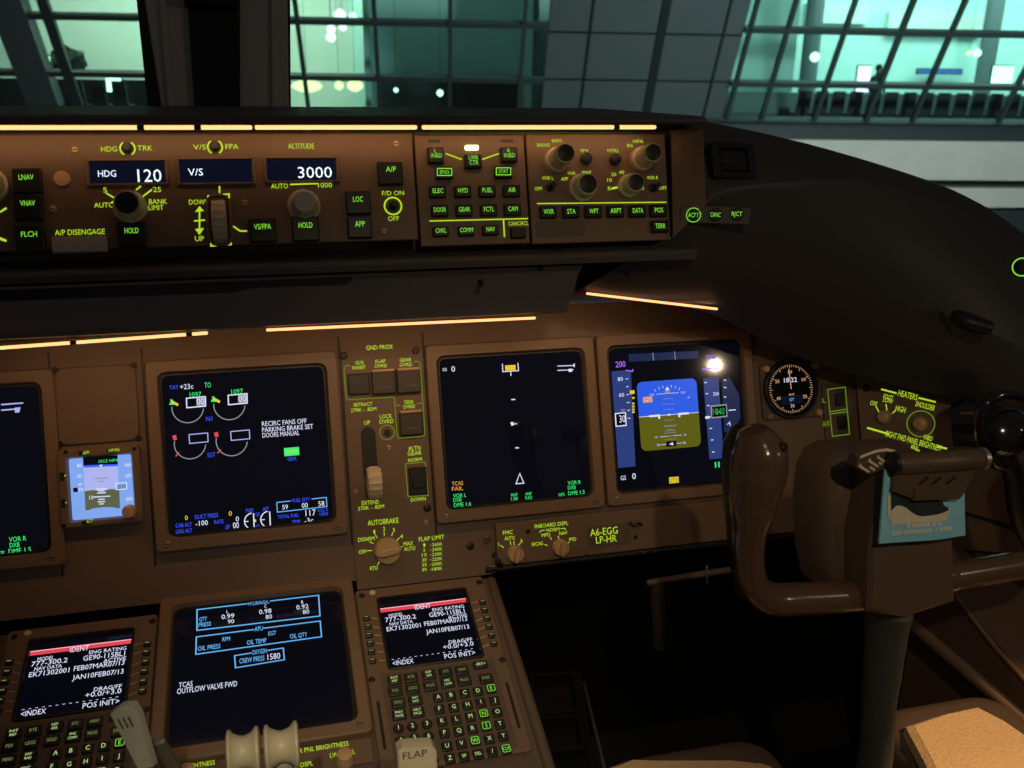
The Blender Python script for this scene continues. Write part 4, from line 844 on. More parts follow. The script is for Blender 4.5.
# thrust levers: cream spools on stems
for (x0, x1, yt, yb), lab in (((226, 261, 732, 774), 'left of the two cream spool-shaped thrust lever heads'), ((263.5, 300, 726, 769), 'right of the two cream spool-shaped thrust lever heads')):
    a, c = at_y(x0, (yt+yb)/2, -.40), at_y(x1, (yt+yb)/2-2, -.40); ctr = (a+c)/2; L_ = c.x-a.x
    t = thing('thrust_lever', lab, 'lever', None, loc=(ctr.x, -.36, -.2435), group='thrust levers'); o_ = V(t.location)
    k = MB(cream); Mx = Matrix.Translation(ctr-o_) @ Matrix.Rotation(pi/2, 4, 'Y')
    h_ = L_/2*.98; k.lathe([(.0135, -h_), (.0168, -h_+.0012), (.0172, -h_+.003), (.0142, -h_*.6), (.0118, -h_*.2), (.0114, h_*.05), (.0128, h_*.45), (.0170, h_-.003), (.0168, h_-.0012), (.0135, h_)], 0, 0, 32, None, Mx); k.build('grip', None, t)
    k = MB(creamg); k.tube([ctr-o_+V((0, .0, -.012)), ctr-o_+V((0, .02, -.09)), V((0, 0, .006))], [(.008, .006), (.008, .006), (.009, .006)], 10); k.build('stem', None, t)
    k = MB(black); k.tube([ctr-o_+V((-h_*.5, .016, -.012)), ctr-o_+V((h_*.5, .016, -.012))], [.006]*2, 10, None, 1); k.build('finger_bar', None, t)
p = at_y(416, 741, -.40); t = thing('flap_lever', 'cream block-shaped lever head printed FLAP in front of the right keypad', 'lever', None, loc=(p.x, -.36, -.2435)); o_ = V(t.location)
FP = Plane(p, (1, -.02, .0), (.0, .22, 1)); FP.v = (FP.v-FP.u*FP.v.dot(FP.u)).normalized(); FP.n = FP.u.cross(FP.v)
b = MB(cream); b.prism([FP.uv(*q) for q in ((399, 792), (438, 788), (436, 749), (432, 744.5), (402, 746), (397, 750.5))], -.012, .004, .0015)
b.v = [FP.o+FP.u*q[0]+FP.v*q[1]+FP.n*q[2]-o_ for q in b.v]; hd = b.build('lever_head', None, t)
w = Wr(FP, .0042, DARKINK); w.t('FLAP', 415, 754.5, 7, 24); w.b.v = [FP.o+FP.u*q[0]+FP.v*q[1]+FP.n*q[2]-o_ for q in w.b.v]; w.done(hd)
k = MB(metalm); k.tube([p-o_+V((0, .01, -.03)), p-o_+V((0, .03, -.1)), V((0, 0, .006))], [(.006, .004)]*3, 10); k.build('stem', None, t)
p = at_y(118, 709, -.40); t = thing('speed_brake_lever', 'grey-cream slanted lever with a ribbed head in front of the left keypad', 'lever', None, loc=(p.x+.03, -.36, -.2435)); o_ = V(t.location)
FP = Plane(p, (1, -.3, .12), (-.42, .22, 1)); FP.v = (FP.v-FP.u*FP.v.dot(FP.u)).normalized(); FP.n = FP.u.cross(FP.v)
b = MB(creamg); b.prism([FP.uv(*q) for q in ((141, 770), (154, 766), (139, 714), (133, 705), (121, 706), (111, 713))], -.006, .003, .0015)
b.v = [FP.o+FP.u*q[0]+FP.v*q[1]+FP.n*q[2]-o_ for q in b.v]; hd = b.build('lever_head', None, t)
w = Wr(FP, .0043, DARKINK)
for i in range(3): w.l([(118+i*5, 719-i*1.2), (123+i*5, 729-i*1.2)], 1.4)
w.b.v = [FP.o+FP.u*q[0]+FP.v*q[1]+FP.n*q[2]-o_ for q in w.b.v]; w.done(hd, 'rib_marks')
k = MB(metalm); k.tube([p-o_+V((.02, .01, -.04)), p-o_+V((.03, .03, -.1)), V((0, 0, .006))], [(.007, .004)]*3, 10); k.build('stem', None, t)

# ------------------------------------------------------------------ control wheel and column
YC = -.37
hubp = at_y(912, 540, YC); yk = thing('control_yoke', 'glossy dark brown control wheel and column with chart clip on its hub', 'control wheel', None, loc=(hubp.x, -.33, -.745)); YO = V(yk.location)
PXM = 1/1290.
def ypath(P, Y=YC): return [at_y(p[0], p[1], p[2] if len(p) > 2 else Y)-YO for p in P]
b = MB(yokeb)
b.tube(ypath([(755, 437, -.368), (759, 452), (758, 470), (753, 500), (749, 535), (749, 562), (754, 585), (772, 599), (800, 599), (838, 597), (872, 594)]),
       [(20*PXM, 27*PXM), (27*PXM, 35*PXM), (28*PXM, 36*PXM), (23*PXM, 32*PXM), (15*PXM, 24*PXM), (15*PXM, 22*PXM), (16.5*PXM, 21*PXM), (18*PXM, 20*PXM), (18.5*PXM, 19*PXM), (18.5*PXM, 19*PXM), (18.5*PXM, 19*PXM)], 22, None, 5)
gr = b.build('left_grip', None, yk, 'left horn, rounded grip on a horizontal bar')
b = MB(gloss2)
b.tube(ypath([(741, 432, -.345), (735, 450, -.343), (734, 490, -.343), (737, 540, -.343), (741, 595, -.345)]), [(8*PXM, 16*PXM), (11*PXM, 20*PXM), (10*PXM, 20*PXM), (9*PXM, 18*PXM), (7*PXM, 12*PXM)], 16, None, 5)
b.build('trigger_housing', None, gr, 'glossy black strip behind the left grip')
b = MB(blk2); p = ypath([(781, 447, -.388)])[0]; b.lathe([(.004, -.004), (.004, .003), (.003, .0045)], 0, 0, 14, None, Matrix.Translation(p) @ Matrix.Rotation(radians(80), 4, 'X') @ Matrix.Rotation(radians(25), 4, 'Y')); b.build('thumb_switch', None, gr)
b = MB(yokeb)
b.tube(ypath([(948, 577), (985, 571), (1030, 563), (1068, 552), (1088, 528), (1092, 490), (1090, 450), (1092, 430)]), [(17*PXM,)*2, (17*PXM,)*2, (17*PXM,)*2, (17*PXM, 18*PXM), (17*PXM, 22*PXM), (19*PXM, 27*PXM), (25*PXM, 33*PXM), (17*PXM, 25*PXM)], 22, None, 5)
b.build('right_grip', None, yk, 'right horn leaving the picture at the right')
HB = Plane(at_y(912, 540, -.392), (1, 0, 0), (0, .06, 1))
def hbuild(b, name, lab=None):
    b.v = [HB.o+HB.u*q[0]+HB.v*q[1]+HB.n*q[2]-YO for q in b.v]; return b.build(name, None, yk, lab)
b = MB(yokem)
P = [HB.uv(*q) for q in ((869, 613), (906, 619), (957, 603), (955, 545), (958, 520), (962, 478), (955, 470), (893, 472), (882, 482), (878, 515), (871, 545))]
b.prism(P, -.085, 0, .004); hbuild(b, 'hub')
# rounded drum behind the hub
DP = Plane(at_y(850, 515, -.352), (1, 0, 0), (0, .10, 1)); b = MB(yokem)
P = [DP.uv(*q) for q in ((832, 596), (868, 598), (900, 560), (905, 475), (890, 464), (866, 456), (850, 456), (836, 463), (827, 480), (823, 510), (825, 565))]
kk = len(P); vs = [(p[0], p[1], n_) for P_, n_ in ((P, -.050), (P, -.022), (shrink(P, .005), -.007), (shrink(P, .014), 0)) for p in P_]
b.add(vs, [(a*kk+i, (a+1)*kk+i, (a+1)*kk+(i+1) % kk, a*kk+(i+1) % kk) for a in range(3) for i in range(kk)]+[tuple(reversed(range(3*kk, 4*kk)))])
b.v = [DP.o+DP.u*q[0]+DP.v*q[1]+DP.n*q[2]-YO for q in b.v]; b.build('drum_housing', None, yk, None, 60)
b = MB(yokeb); b.tube(ypath([(860, 594, -.362), (866, 560, -.355), (862, 520, -.350), (872, 480, -.352), (895, 470, -.36)]), [.0125, .0125, .013, .012, .009], 16, None, 4); b.build('hub_fillet', None, yk)
# trim scale marks on the hub's upper left shoulder
TP = Plane(at_y(868, 464, -.398), (1, 0, 0), (0, .05, 1)); Z = zm(820, 430, 5.906)
w = Wr(TP, 0, MARK)
w.l([Z(236, 160), Z(290, 138), Z(340, 122), Z(395, 116), Z(440, 124)], 2.6)
for a, c in (((232, 212), (290, 248)), ((288, 180), (342, 216)), ((338, 158), (388, 190)), ((292, 216), (322, 236)), ((346, 190), (366, 202)), ((390, 142), (412, 156))): w.l([Z(*a), Z(*c)], 2.2)
for a, c in (((228, 218), (240, 200)), ((284, 186), (296, 170)), ((334, 164), (346, 148))): w.l([Z(*a), Z(*c)], 2)
w.b.v = [TP.o+TP.u*q[0]+TP.v*q[1]+TP.n*(q[2]+.0004)-YO for q in w.b.v]; 
b = MB(leather); b.prism([TP.uv(*Z(*q)) for q in ((215, 225), (225, 160), (290, 125), (400, 104), (450, 122), (440, 200), (300, 268))], -.012, 0, .001); b.v = [TP.o+TP.u*q[0]+TP.v*q[1]+TP.n*q[2]-YO for q in b.v]
sh_ = b.build('trim_scale_plate', None, yk); w.done(sh_, 'trim_marks')
# chart clip
b = MB(clipd); b.tube(ypath([(898, 464, -.405), (977, 459, -.405)]), [.0088]*2, 16, None, 1); cl = b.build('chart_clip', None, yk, 'brown spring clip with rolled top edge')
CP = Plane(at_y(935, 485, -.409), (1, 0, 0), (0, .1, 1)); b = MB(clipd)
b.prism([CP.uv(*q) for q in ((893, 492), (914, 500), (958, 499), (968, 488), (979, 466), (897, 468))], -.004, 0, .0012)
b.prism([CP.uv(*q) for q in ((912, 500), (958, 499), (966, 487), (915, 489))], -.001, .003, .0015)
b.v = [CP.o+CP.u*q[0]+CP.v*q[1]+CP.n*q[2]-YO for q in b.v]; b.build('clip_plate', None, cl)
b = MB(black)
for x in (923, 936, 950): b.stroke([CP.uv(x-4, 484), CP.uv(x+5, 477)], .0022, .0004)
b.v = [CP.o+CP.u*q[0]+CP.v*q[1]+CP.n*q[2]-YO for q in b.v]; b.build('clip_slots', None, cl)
for sx, x in ((-1, 893), (1, 982)):
    b = MB(metalm if sx > 0 else black); p = ypath([(x, 463 if sx < 0 else 458.5, -.405)])[0]; b.lathe([(.0092, -.002), (.0092, .002), (.007, .003)], 0, 0, 16, None, Matrix.Translation(p) @ Matrix.Rotation(sx*pi/2, 4, 'Y')); b.build('clip_end', None, cl)
# column down to the floor, with a grey-green cover below the hub
b = MB(grout); b.tube(ypath([(888, 600, -.36), (886, 625, -.355), (883, 660, -.35), (879, 700, -.345), (873, 770, -.34)])+[ypath([(873, 770, -.34)])[0]*1.0+V((-.006, .012, -.12)), V((ypath([(873, 770, -.34)])[0].x-.012, .03, .012))], [(.0155, .03), (.0145, .026), (.0130, .024), (.0115, .022), (.0115, .022), (.013, .024), (.018, .028)], 18, None, 4); b.build('column_boot', None, yk, 'grey-green fabric cover on the column')

# blue packet clipped to the wheel
QP = Plane(at_y(920, 510, -.4035), (1, 0, 0), (0, .08, 1)); Z = zm(820, 430, 5.906)
pk = thing('blue_packet', 'light blue printed packet hanging under the chart clip of the control wheel', 'packet', QP, *QP.uv(920, 470))
blue = mat('packet_blue', (.31, .74, .97), .4, scale=90, var=.06, bump=.2); pcream = mat('packet_cream', (.78, .74, .58), .5, scale=90, bump=.2); pdark = mat('packet_window', (.035, .045, .05), .25, scale=60, var=.3, bump=.2); pwhite = mat('packet_white', (.92, .92, .86), .5)
TL, TR, BR, BL = QP.uv(*Z(384, 236)), QP.uv(*Z(862, 330)), QP.uv(*Z(862, 624)), QP.uv(*Z(349, 670))
TR = QP.uv(*Z(850, 215))
def pq(s, t): 
    a = V(TL).lerp(V(TR), s); c = V(BL).lerp(V(BR), s); q = a.lerp(c, t)
    edge = 1-abs(2*s-1)**3; bul = .0022*edge*(1-abs(2*t-1)**3); wav = .0006*sin(9*s+2*t)
    return (q.x, q.y-.0012*sin(pi*s)*(t > .95), bul+wav)
N_ = 14; b = MB(blue); g = [pq(i/N_, j/N_) for j in range(N_+1) for i in range(N_+1)]; g2 = [(p[0], p[1], -.0016-p[2]*.2) for p in g]
nn = (N_+1)**2; fs = []
for j in range(N_):
    for i in range(N_):
        a = j*(N_+1)+i; fs.append((a, a+N_+1, a+N_+2, a+1)); fs.append((nn+a, nn+a+1, nn+a+N_+2, nn+a+N_+1))
for i in range(N_):
    for a, c in ((i, i+1), (N_*(N_+1)+i+1, N_*(N_+1)+i)): fs.append((a, c, nn+c, nn+a))
    for a, c in (((i+1)*(N_+1), i*(N_+1)), (i*(N_+1)+N_, (i+1)*(N_+1)+N_)): fs.append((a, c, nn+c, nn+a))
b.add(g+g2, fs); pbody = b.build('pouch', None, pk)
def pprint(P, mt, dn, nm):
    """Print on the pouch: a fan of small strips that follows its bulge."""
    b = MB(mt); vs, fs = [], []
    for top, bot in P:
        for x, y in (top, bot):
            u_, v_ = QP.uv(*Z(x, y)); s = min(max((u_-TL[0])/(TR[0]-TL[0]), 0), 1); t_ = min(max((TL[1]-v_)/(TL[1]-BL[1]), 0), 1); vs.append((u_, v_, pq(s, t_)[2]+dn))
    for i in range(len(P)-1): fs.append((2*i, 2*i+1, 2*i+3, 2*i+2))
    b.add(vs, fs); return b.build(nm, None, pbody)
xs = list(range(410, 801, 30))
topw = {410: 470, 440: 440, 470: 440, 500: 455, 530: 480, 560: 498, 590: 504, 620: 500, 650: 495, 680: 490, 710: 482, 740: 470, 770: 452, 800: 430}
pprint([((x, 250-(x-410)*.06), (x, topw[x]+4)) for x in xs], pdark, .0006, 'clear_window')
pprint([((x, topw[x]), (x, 556-(x-410)*.09)) for x in xs], pcream, .0007, 'cream_contents')
pprint([((392, 378), (392, 500)), ((408, 376), (408, 540))], pcream, .0008, 'window_edge')
b = MB(pwhite)
for (x, y, h, wd, s) in ((602, 558, 26, 195, 'COMPLIMENTS'), (600, 600, 28, 360, 'WITH COMPLIMENTS')): pass
random.seed(4)
def scrib(x0, x1, y0, slope, h):
    x = x0
    while x < x1:
        wd = random.choice((8, 10, 12)); yy = y0+(x-x0)*slope
        if random.random() > .1:
            P = [(x, yy-h), (x+wd*.8, yy-h-.4), (x+wd*.8, yy), (x, yy)]
            pts = []
            for p in P:
                u_, v_ = QP.uv(*Z(*p)); s = min(max((u_-TL[0])/(TR[0]-TL[0]), 0), 1); t_ = min(max((TL[1]-v_)/(TL[1]-BL[1]), 0), 1); pts.append((u_, v_, pq(s, t_)[2]+.0011))
            b.add(pts, [(3, 2, 1, 0)])
        x += wd
scrib(502, 702, 575, -.09, 25); scrib(418, 775, 622, -.1, 25)
b.build('white_lettering', None, pbody, 'two lines of white lettering too blurred to read')

# headset at the right edge
p = at_y(1003, 432, -.30); t = thing('headset', 'shiny black headset hanging at the right picture edge beside the heater panel', 'headset', None, loc=p); HO = V(p)
b = MB(gloss); b.lathe([(.006, -.022), (.018, -.019), (.0235, -.010), (.025, 0), (.0235, .010), (.017, .018), (.008, .021)], 0, 0, 26, None, Matrix.Rotation(radians(58), 4, 'X') @ Matrix.Rotation(radians(-25), 4, 'Y'))
b.build('ear_cup', None, t)
hx = lambda *P: [at_y(x, y, -.30)-HO for x, y in P]
b = MB(gloss); b.tube(hx((986, 446), (981, 425), (986, 404), (1004, 394), (1024, 397), (1045, 410)), [.0055]*6, 12, None, 4); b.build('headband', None, t)
b = MB(gloss); b.tube(hx((992, 455), (999, 462), (1010, 462)), [.007, .009, .007], 12, None, 4); b.build('slider', None, t)
b = MB(black); b.tube(hx((1006, 455), (1013, 475), (1016, 500), (1022, 525), (1035, 548)), [.009, .0095, .0095, .0095, .009], 12, None, 4); b.build('cable', None, t)
p = at_y(964, 424, -.16); t = thing('cup_holder', 'small black open box beside the headset at the end of the heater panel', 'box', None, loc=p)
BP = Plane(p, (cos(.7), -sin(.7), 0), (0, .1, 1)); b = MB(black); P = [BP.uv(*q) for q in ((951, 447), (975, 447), (978, 404), (966, 402), (951, 410))]
b.prism(P, -.03, 0, .002); b.v = [BP.u*q[0]+BP.v*q[1]+BP.n*q[2] for q in b.v]; b.build('body', None, t)
b = MB(plate); b.prism([BP.uv(*q) for q in ((961, 414.5), (975, 413.5), (975, 411.5), (961, 412.5))], 0, .001); b.v = [BP.u*q[0]+BP.v*q[1]+BP.n*q[2] for q in b.v]; b.build('lip', None, t)

# outboard side panel and side console on the right
b = MB(brown)
P = [at_y(940, 462, -.085), at_y(1000, 452, -.16), at_y(1080, 440, -.25), at_y(1090, 590, -.25), at_y(1000, 552, -.16), at_y(935, 548, -.085)]
P2 = [p+V((.02, .03, 0)) for p in P]; n_ = len(P)
b.add(P+P2, [(5, 4, 1, 0), (4, 3, 2, 1), (6, 7, 10, 11), (7, 8, 9, 10)]+[(i, (i+1) % n_, n_+(i+1) % n_, n_+i) for i in range(n_)])
c_ = V(P[4]); t = thing('outboard_panel', 'brown outboard panel low at the right, behind the headset cable', 'panel', None, loc=c_); world_mb_build(b, 'panel_board', t, c_)
b = MB(black); b.tube([at_y(966, 513, -.122)-c_, at_y(990, 520, -.148)-c_, at_y(1014, 529, -.178)-c_], [.003]*3, 8, None, 3); b.build('dark_seam', None, t)
X = .80
P = [at_x(905, 617, X), at_x(990, 690, X), at_x(1060, 723, X), at_x(955, 597, X)]
so = V((X, -.2, -.745)); t = thing('side_console', 'sloping dark brown side console with a lighter brown lower rail, at the bottom right', 'console', None, loc=so)
b = MB(yokem); Q = [V((X+.004, .10, -.265)), V((X+.004, -.62, -.265)), V((X+.004, -.62, -.30)), V((X+.004, -.47, -.275)), V((X+.004, -.177, -.188)), V((X+.004, .10, -.13))]
Q = [V((X+.004, -.08, -.262)), V((X+.004, -.70, -.262)), V((X+.004, -.70, -.245)), V((X+.004, -.296, -.222)), V((X+.004, -.177, -.188)), V((X+.004, -.08, -.150))]
Q2 = [q+V((.25, 0, 0)) for q in Q]; n_ = len(Q)
b.add(Q+Q2, [tuple(range(n_)), tuple(reversed(range(n_, 2*n_)))]+[((i+1) % n_, i, n_+i, n_+(i+1) % n_) for i in range(n_)]); b.add([V((X+.03, -.08, -.745)), V((X+.03, -.70, -.745)), V((X+.03, -.70, -.262)), V((X+.03, -.08, -.262)), V((X+.25, -.08, -.745)), V((X+.25, -.70, -.745)), V((X+.25, -.70, -.262)), V((X+.25, -.08, -.262))], [(0, 1, 2, 3), (4, 7, 6, 5), (1, 5, 6, 2), (0, 3, 7, 4)])
world_mb_build(b, 'body', t, so)
b = MB(clipm); b.tube([V((X, -.07, -.266))-so, V((X, -.099, -.266))-so, V((X, -.254, -.266))-so, V((X, -.70, -.266))-so], [(.009, .007)]*4, 12, None, 2); b.build('lower_rail', None, t, 'lighter brown rail')
b = MB(brown); b.tube([V((X+.002, -.10, -.158))-so, V((X+.002, -.177, -.189))-so, V((X+.002, -.296, -.223))-so, V((X+.002, -.5, -.236))-so], [.0028]*4, 10, None, 3); b.build('upper_trim', None, t)

# ------------------------------------------------------------------ pilot's seat: two thigh pads either side of the column
SZ = -.25
st = thing('pilot_seat', 'brown leather pilot seat with tan sheepskin thigh pads at the bottom right', 'seat', None, loc=(.57, -.5, -.745)); SO = V(st.location)
SP = Plane((0, 0, SZ), (1, 0, 0), (0, 1, 0))
def pad(x0, x1, yf, sheep_poly, name):
    k = MB(leather); cx_, w_ = (x0+x1)/2, x1-x0
    prof = [rrect(cx_, (yf-.78)/2, w_-d*2, (yf+.78)-d*2, .03, 5) for d in (.006, 0, 0, .004, .012, .024)]
    hs = (-.10, -.085, -.035, -.012, -.003, 0); kk = len(prof[0]); vs = []
    for P_, h_ in zip(prof, hs): vs += [(p[0], p[1], SZ+h_) for p in P_]
    fs = [(a*kk+i, a*kk+(i+1) % kk, (a+1)*kk+(i+1) % kk, (a+1)*kk+i) for a in range(len(hs)-1) for i in range(kk)]+[tuple((len(hs)-1)*kk+i for i in range(kk)), tuple(reversed(range(kk)))]
    k.add(vs, fs); o = world_mb_build(k, name, st, SO)
    P_ = [SP.uv(*q)[0:2] for q in sheep_poly]; k = MB(sheep)
    b_ = MB(sheep); n0 = SZ-.006
    k.v = []; base = [(p[0], p[1]) for p in P_]; rr = [base, shrink(base, .002), shrink(base, .012)]; zz = (SZ-.004, SZ+.007, SZ+.012)
    vs = [(p[0], p[1], z_) for P2_, z_ in zip(rr, zz) for p in P2_]; kk = len(base)
    fs = [(a*kk+i, a*kk+(i+1) % kk, (a+1)*kk+(i+1) % kk, (a+1)*kk+i) for a in range(2) for i in range(kk)]+[tuple(2*kk+i for i in range(kk))]
    k.add(vs, fs); s_ = world_mb_build(k, 'sheepskin', None, SO, 'tan sheepskin cover'); s_.parent = o
    return o
pad(.628, .795, -.262, [(948, 826), (1120, 800), (1040, 752), (1004, 727), (975, 712), (938, 720), (903, 732), (922, 768)], 'right_thigh_pad')
pad(.325, .505, -.268, [(640, 830), (810, 830), (780, 783), (772, 772), (735, 768), (690, 768), (650, 768), (622, 767), (607, 774), (618, 800)], 'left_thigh_pad')
k = MB(leather); k.box(.565, -.62, .47, .32, SZ-.10, SZ-.015, .02, .03); world_mb_build(k, 'rear_cushion', st, SO)
k = MB(black); k.box(.565, -.62, .34, .28, -.74, SZ-.115, .01, .02); k.box(.565, -.62, .44, .30, SZ-.115, SZ-.1); world_mb_build(k, 'seat_base', st, SO)

# ------------------------------------------------------------------ footwell
t = thing('footrest_bar', 'thin brown horizontal tube with a hanging bracket under the instrument panel', 'tube', None, loc=at_y(690, 576, -.06)); o_ = V(t.location)
k = MB(plate); k.tube([at_y(648, 583, -.06)-o_, at_y(690, 576, -.06)-o_, at_y(755, 566, -.06)-o_], [.0042]*3, 12, None, 2); k.build('tube', None, t)
k = MB(metalm); p = at_y(706, 573.5, -.062)-o_; k.tube([p+V((-.001, -.002, .012)), p+V((.001, -.004, -.012))], [.0012]*2, 8, None, 1); k.build('cross_pin', None, t)  # pale metal sliver added as the cross-shaped highlight on the tube
k = MB(guardm); k.tube([at_y(657, 582, -.055)-o_, at_y(659, 615, -.055)-o_, at_y(660, 648, -.055)-o_], [(.010, .006), (.010, .006), (.008, .005)], 12, None, 2); k.build('bracket', None, t)
VP_ = Plane((.30, -.20, -.36), (1, 0, 0), (0, .93, .37))
t = thing('document_pocket', 'dark two-compartment pocket frame low on the right side of the centre console', 'box', VP_, *VP_.uv(560, 766))
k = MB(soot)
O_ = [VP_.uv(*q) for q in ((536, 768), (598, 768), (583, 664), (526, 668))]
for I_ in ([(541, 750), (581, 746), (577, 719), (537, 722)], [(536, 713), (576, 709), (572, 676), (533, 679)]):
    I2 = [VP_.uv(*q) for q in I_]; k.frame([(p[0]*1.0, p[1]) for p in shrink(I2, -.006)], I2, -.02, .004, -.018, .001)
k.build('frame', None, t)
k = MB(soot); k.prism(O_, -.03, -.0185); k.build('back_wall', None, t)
p0_, p1_ = at_y(584, 683, -.11), at_y(606, 775, -.25); t = thing('seat_rail', 'thin worn metal rod running down beside the document pocket', 'rail', None, loc=p0_)
k = MB(guardm); k.tube([(0, 0, 0), p1_-p0_], [.0020]*2, 8, None, 1); k.build('rod', None, t)
def struct(name, b, mt=None):
    o = b.build(name, mt); o['kind'] = 'structure'; return o
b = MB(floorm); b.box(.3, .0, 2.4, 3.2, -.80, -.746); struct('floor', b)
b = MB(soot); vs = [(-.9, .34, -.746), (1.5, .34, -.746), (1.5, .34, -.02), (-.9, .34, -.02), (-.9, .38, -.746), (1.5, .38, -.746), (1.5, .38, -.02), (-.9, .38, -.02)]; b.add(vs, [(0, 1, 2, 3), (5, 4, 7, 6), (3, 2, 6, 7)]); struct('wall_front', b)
b = MB(greyc); vs = [(1.10, -1.6, -.746), (1.10, .34, -.746), (1.10, .34, -.02), (1.10, -1.6, -.02)]; b.add(vs+[(p[0]+.04, p[1], p[2]) for p in vs], [(0, 3, 2, 1), (4, 5, 6, 7), (3, 7, 6, 2)]); struct('wall_right', b)

# ------------------------------------------------------------------ windshield
WY = .30
post = mat('window_post_grey', (.62, .59, .52), .7, scale=300, bump=.1)
b = MB(post)
WPn = Plane((0, WY, .4), (1, 0, 0), (0, .25, 1))
L_ = [WPn.uv(*q) for q in ((174, 185), (290, 185), (287, -40), (138, -40))]
b.prism(L_, -.03, 0, .002)
for P in (((175, 185), (182, 185), (163, -40), (156, -40)), ((273, 185), (282, 185), (279, -40), (271, -40))): b.prism([WPn.uv(*q) for q in P], 0, .006, .001)
o = struct('trim_1', b); 
def toworld(o, pl): o.matrix_world = pl.mat()
toworld(o, WPn); o['label'] = 'dark grey centre window post'; o['category'] = 'window post'
b = MB(black); b.prism([WPn.uv(*q) for q in ((200, 185), (240, 185), (240, -40), (185, -40))], .0005, .010, .002); b.prism([WPn.uv(*q) for q in ((186, 11), (235, 12), (235, -40), (183, -40))], .0105, .03, .003); k = b.build('post_cover', None); k.parent = o; k['kind'] = 'structure'
b = MB(black)
for P in (((148, 112), (165, 112), (140, -40), (132, -40)), ((277, 112), (291, 112), (290, -40), (277, -40))): b.prism([WPn.uv(*q) for q in P], -.012, -.004)
k = b.build('pane_seal', None); k.parent = o; k['kind'] = 'structure'
b = MB(greyc); b.box(.2, 0, 1.8, .03, 0, .012); 
SLp = Plane((0, .22, .330), (1, 0, 0), (0, 1, .02)); b2 = MB(greyc); b2.box(-.12, .03, 1.0, .12, -.02, .0); o = struct('trim_2', b2); toworld(o, SLp); o['label'] = 'dark sill under the windscreen panes'; o['category'] = 'sill'
wg = glass('windscreen_glass', (.93, .97, .95), .035)
for nm, P in (('window_1', ((-260, 118), (165, 118), (140, -60), (-260, -60))), ('window_2', ((277, 118), (1250, 135), (1250, -60), (277, -60)))):
    b = MB(wg); b.prism([WPn.uv(*q) for q in P], -.0105, -.0055); o = struct(nm, b); toworld(o, WPn)

# ------------------------------------------------------------------ airport terminal outside
TY = 25.0
FC = tilt((0, TY, .40), -31.6, 10)
conc = mat('apron_concrete', (.50, .53, .46), .85, scale=1.5, var=.12)
fdark = mat('facade_dark_metal', (.02, .035, .035), .5, scale=3)
fgrey = mat('facade_grey_panel', (.115, .145, .155), .7, scale=.6, var=.08)
hallw = mat('hall_wall_paint', (.70, .80, .72), .8, scale=.5, var=.10)
hallt = mat('hall_wall_teal', (.55, .78, .74), .8, scale=.4, var=.15)
hallf = mat('hall_floor', (.12, .17, .165), .35, scale=.8)
seatd = mat('lounge_seat_dark', (.02, .03, .035), .6, scale=8)
lamp = emi('hall_lamp', (200, 255, 235), 3.0)
lampb = emi('hall_lamp_blue', (225, 215, 255), 3.0)
lampy = emi('hall_lamp_yellow', (235, 255, 175), 2.2)
tb = thing('terminal_building', 'lit airport terminal with slanted glass front beyond the windscreen', 'building', None, loc=(4, TY+4, -6)); TO = V(tb.location)
tb['kind'] = 'thing'
def tw(b, name, lab=None): return world_mb_build(b, name, tb, TO, lab)
def fq(b, P, n0, n1, mt=None):
    k = MB(mt or b.mats[0]); k.prism([FC.uv(*q) for q in P], n0, n1); b.add([FC.o+FC.u*q[0]+FC.v*q[1]+FC.n*q[2] for q in k.v], k.f, mt)
v0, v1 = FC.uv(950, 122)[1], 4.2
xw = lambda x: FC.uv(x, 40)[0]
# opaque grey wall between the glazed bays, with panel joints
b = MB(fgrey); k = MB(fgrey); xg0, xg1 = FC.uv(548, 40)[0], FC.uv(741, 40)[0]
def fbox(b, u0, u1, va, vb, n0, n1, mt=None):
    k = MB(mt or b.mats[0]); k.prism([(u0, va), (u1, va), (u1, vb), (u0, vb)], n0, n1); b.add([FC.o+FC.u*q[0]+FC.v*q[1]+FC.n*q[2] for q in k.v], k.f, mt)
fbox(b, xg0, xg1, v0, v1, -.25, .0); tw(b, 'grey_wall_panel')
b = MB(fdark)
for x, wd in ((589, .03), (660, .11), (722, .03)): fbox(b, xw(x)-wd, xw(x)+wd, v0, v1, .0, .03)
for y in (33, 80): va = FC.uv(640, y)[1]; fbox(b, xg0, xg1, va-.02, va+.02, 0, .02)
tw(b, 'panel_joints')
# mullion frame of the glazed bays
b = MB(mat('mullion_teal_grey', (.045, .075, .072), .5, scale=3))
for y, wd in ((24, .07), (-30, .07), (79, .07)):
    va = FC.uv(512, y)[1]
    for u0, u1 in ((-9, xg0), (xg1, 30)): fbox(b, u0, u1, va-wd, va+wd, -.04, .10)
for x, wd in ((-60, .08), (57, .12), (300, .05), (376, .05), (450, .05), (523, .05), (784, .05), (841, .05), (897, .06), (947, .05), (1040, .05), (1095, .06)): fbox(b, xw(x)-wd, xw(x)+wd, v0, v1, -.04, .12)
for x in (747,): fbox(b, xw(x)-.05, xw(x)+.05, v0, v1, -.04, .1)
tw(b, 'mullion_frame'); b = MB(fgrey); fbox(b, xw(22)-.42, xw(22)+.36, v0, v1, -.3, .14); tw(b, 'slanted_column', 'broad slanted grey column'); b = MB(fdark)
# low row of extra posts under the second rail
va = FC.uv(512, 81)[1]
fbox(b, -9, 30, v0-.3, v0+.05, -.1, .15); tw(b, 'bottom_rail')
tg = glass('terminal_glass', (.84, .95, .92), .03)
b = MB(tg); fbox(b, -9, xg0, v0, v1, -.012, .0); fbox(b, xg1, 30, v0, v1, -.012, .0); tw(b, 'glazing')
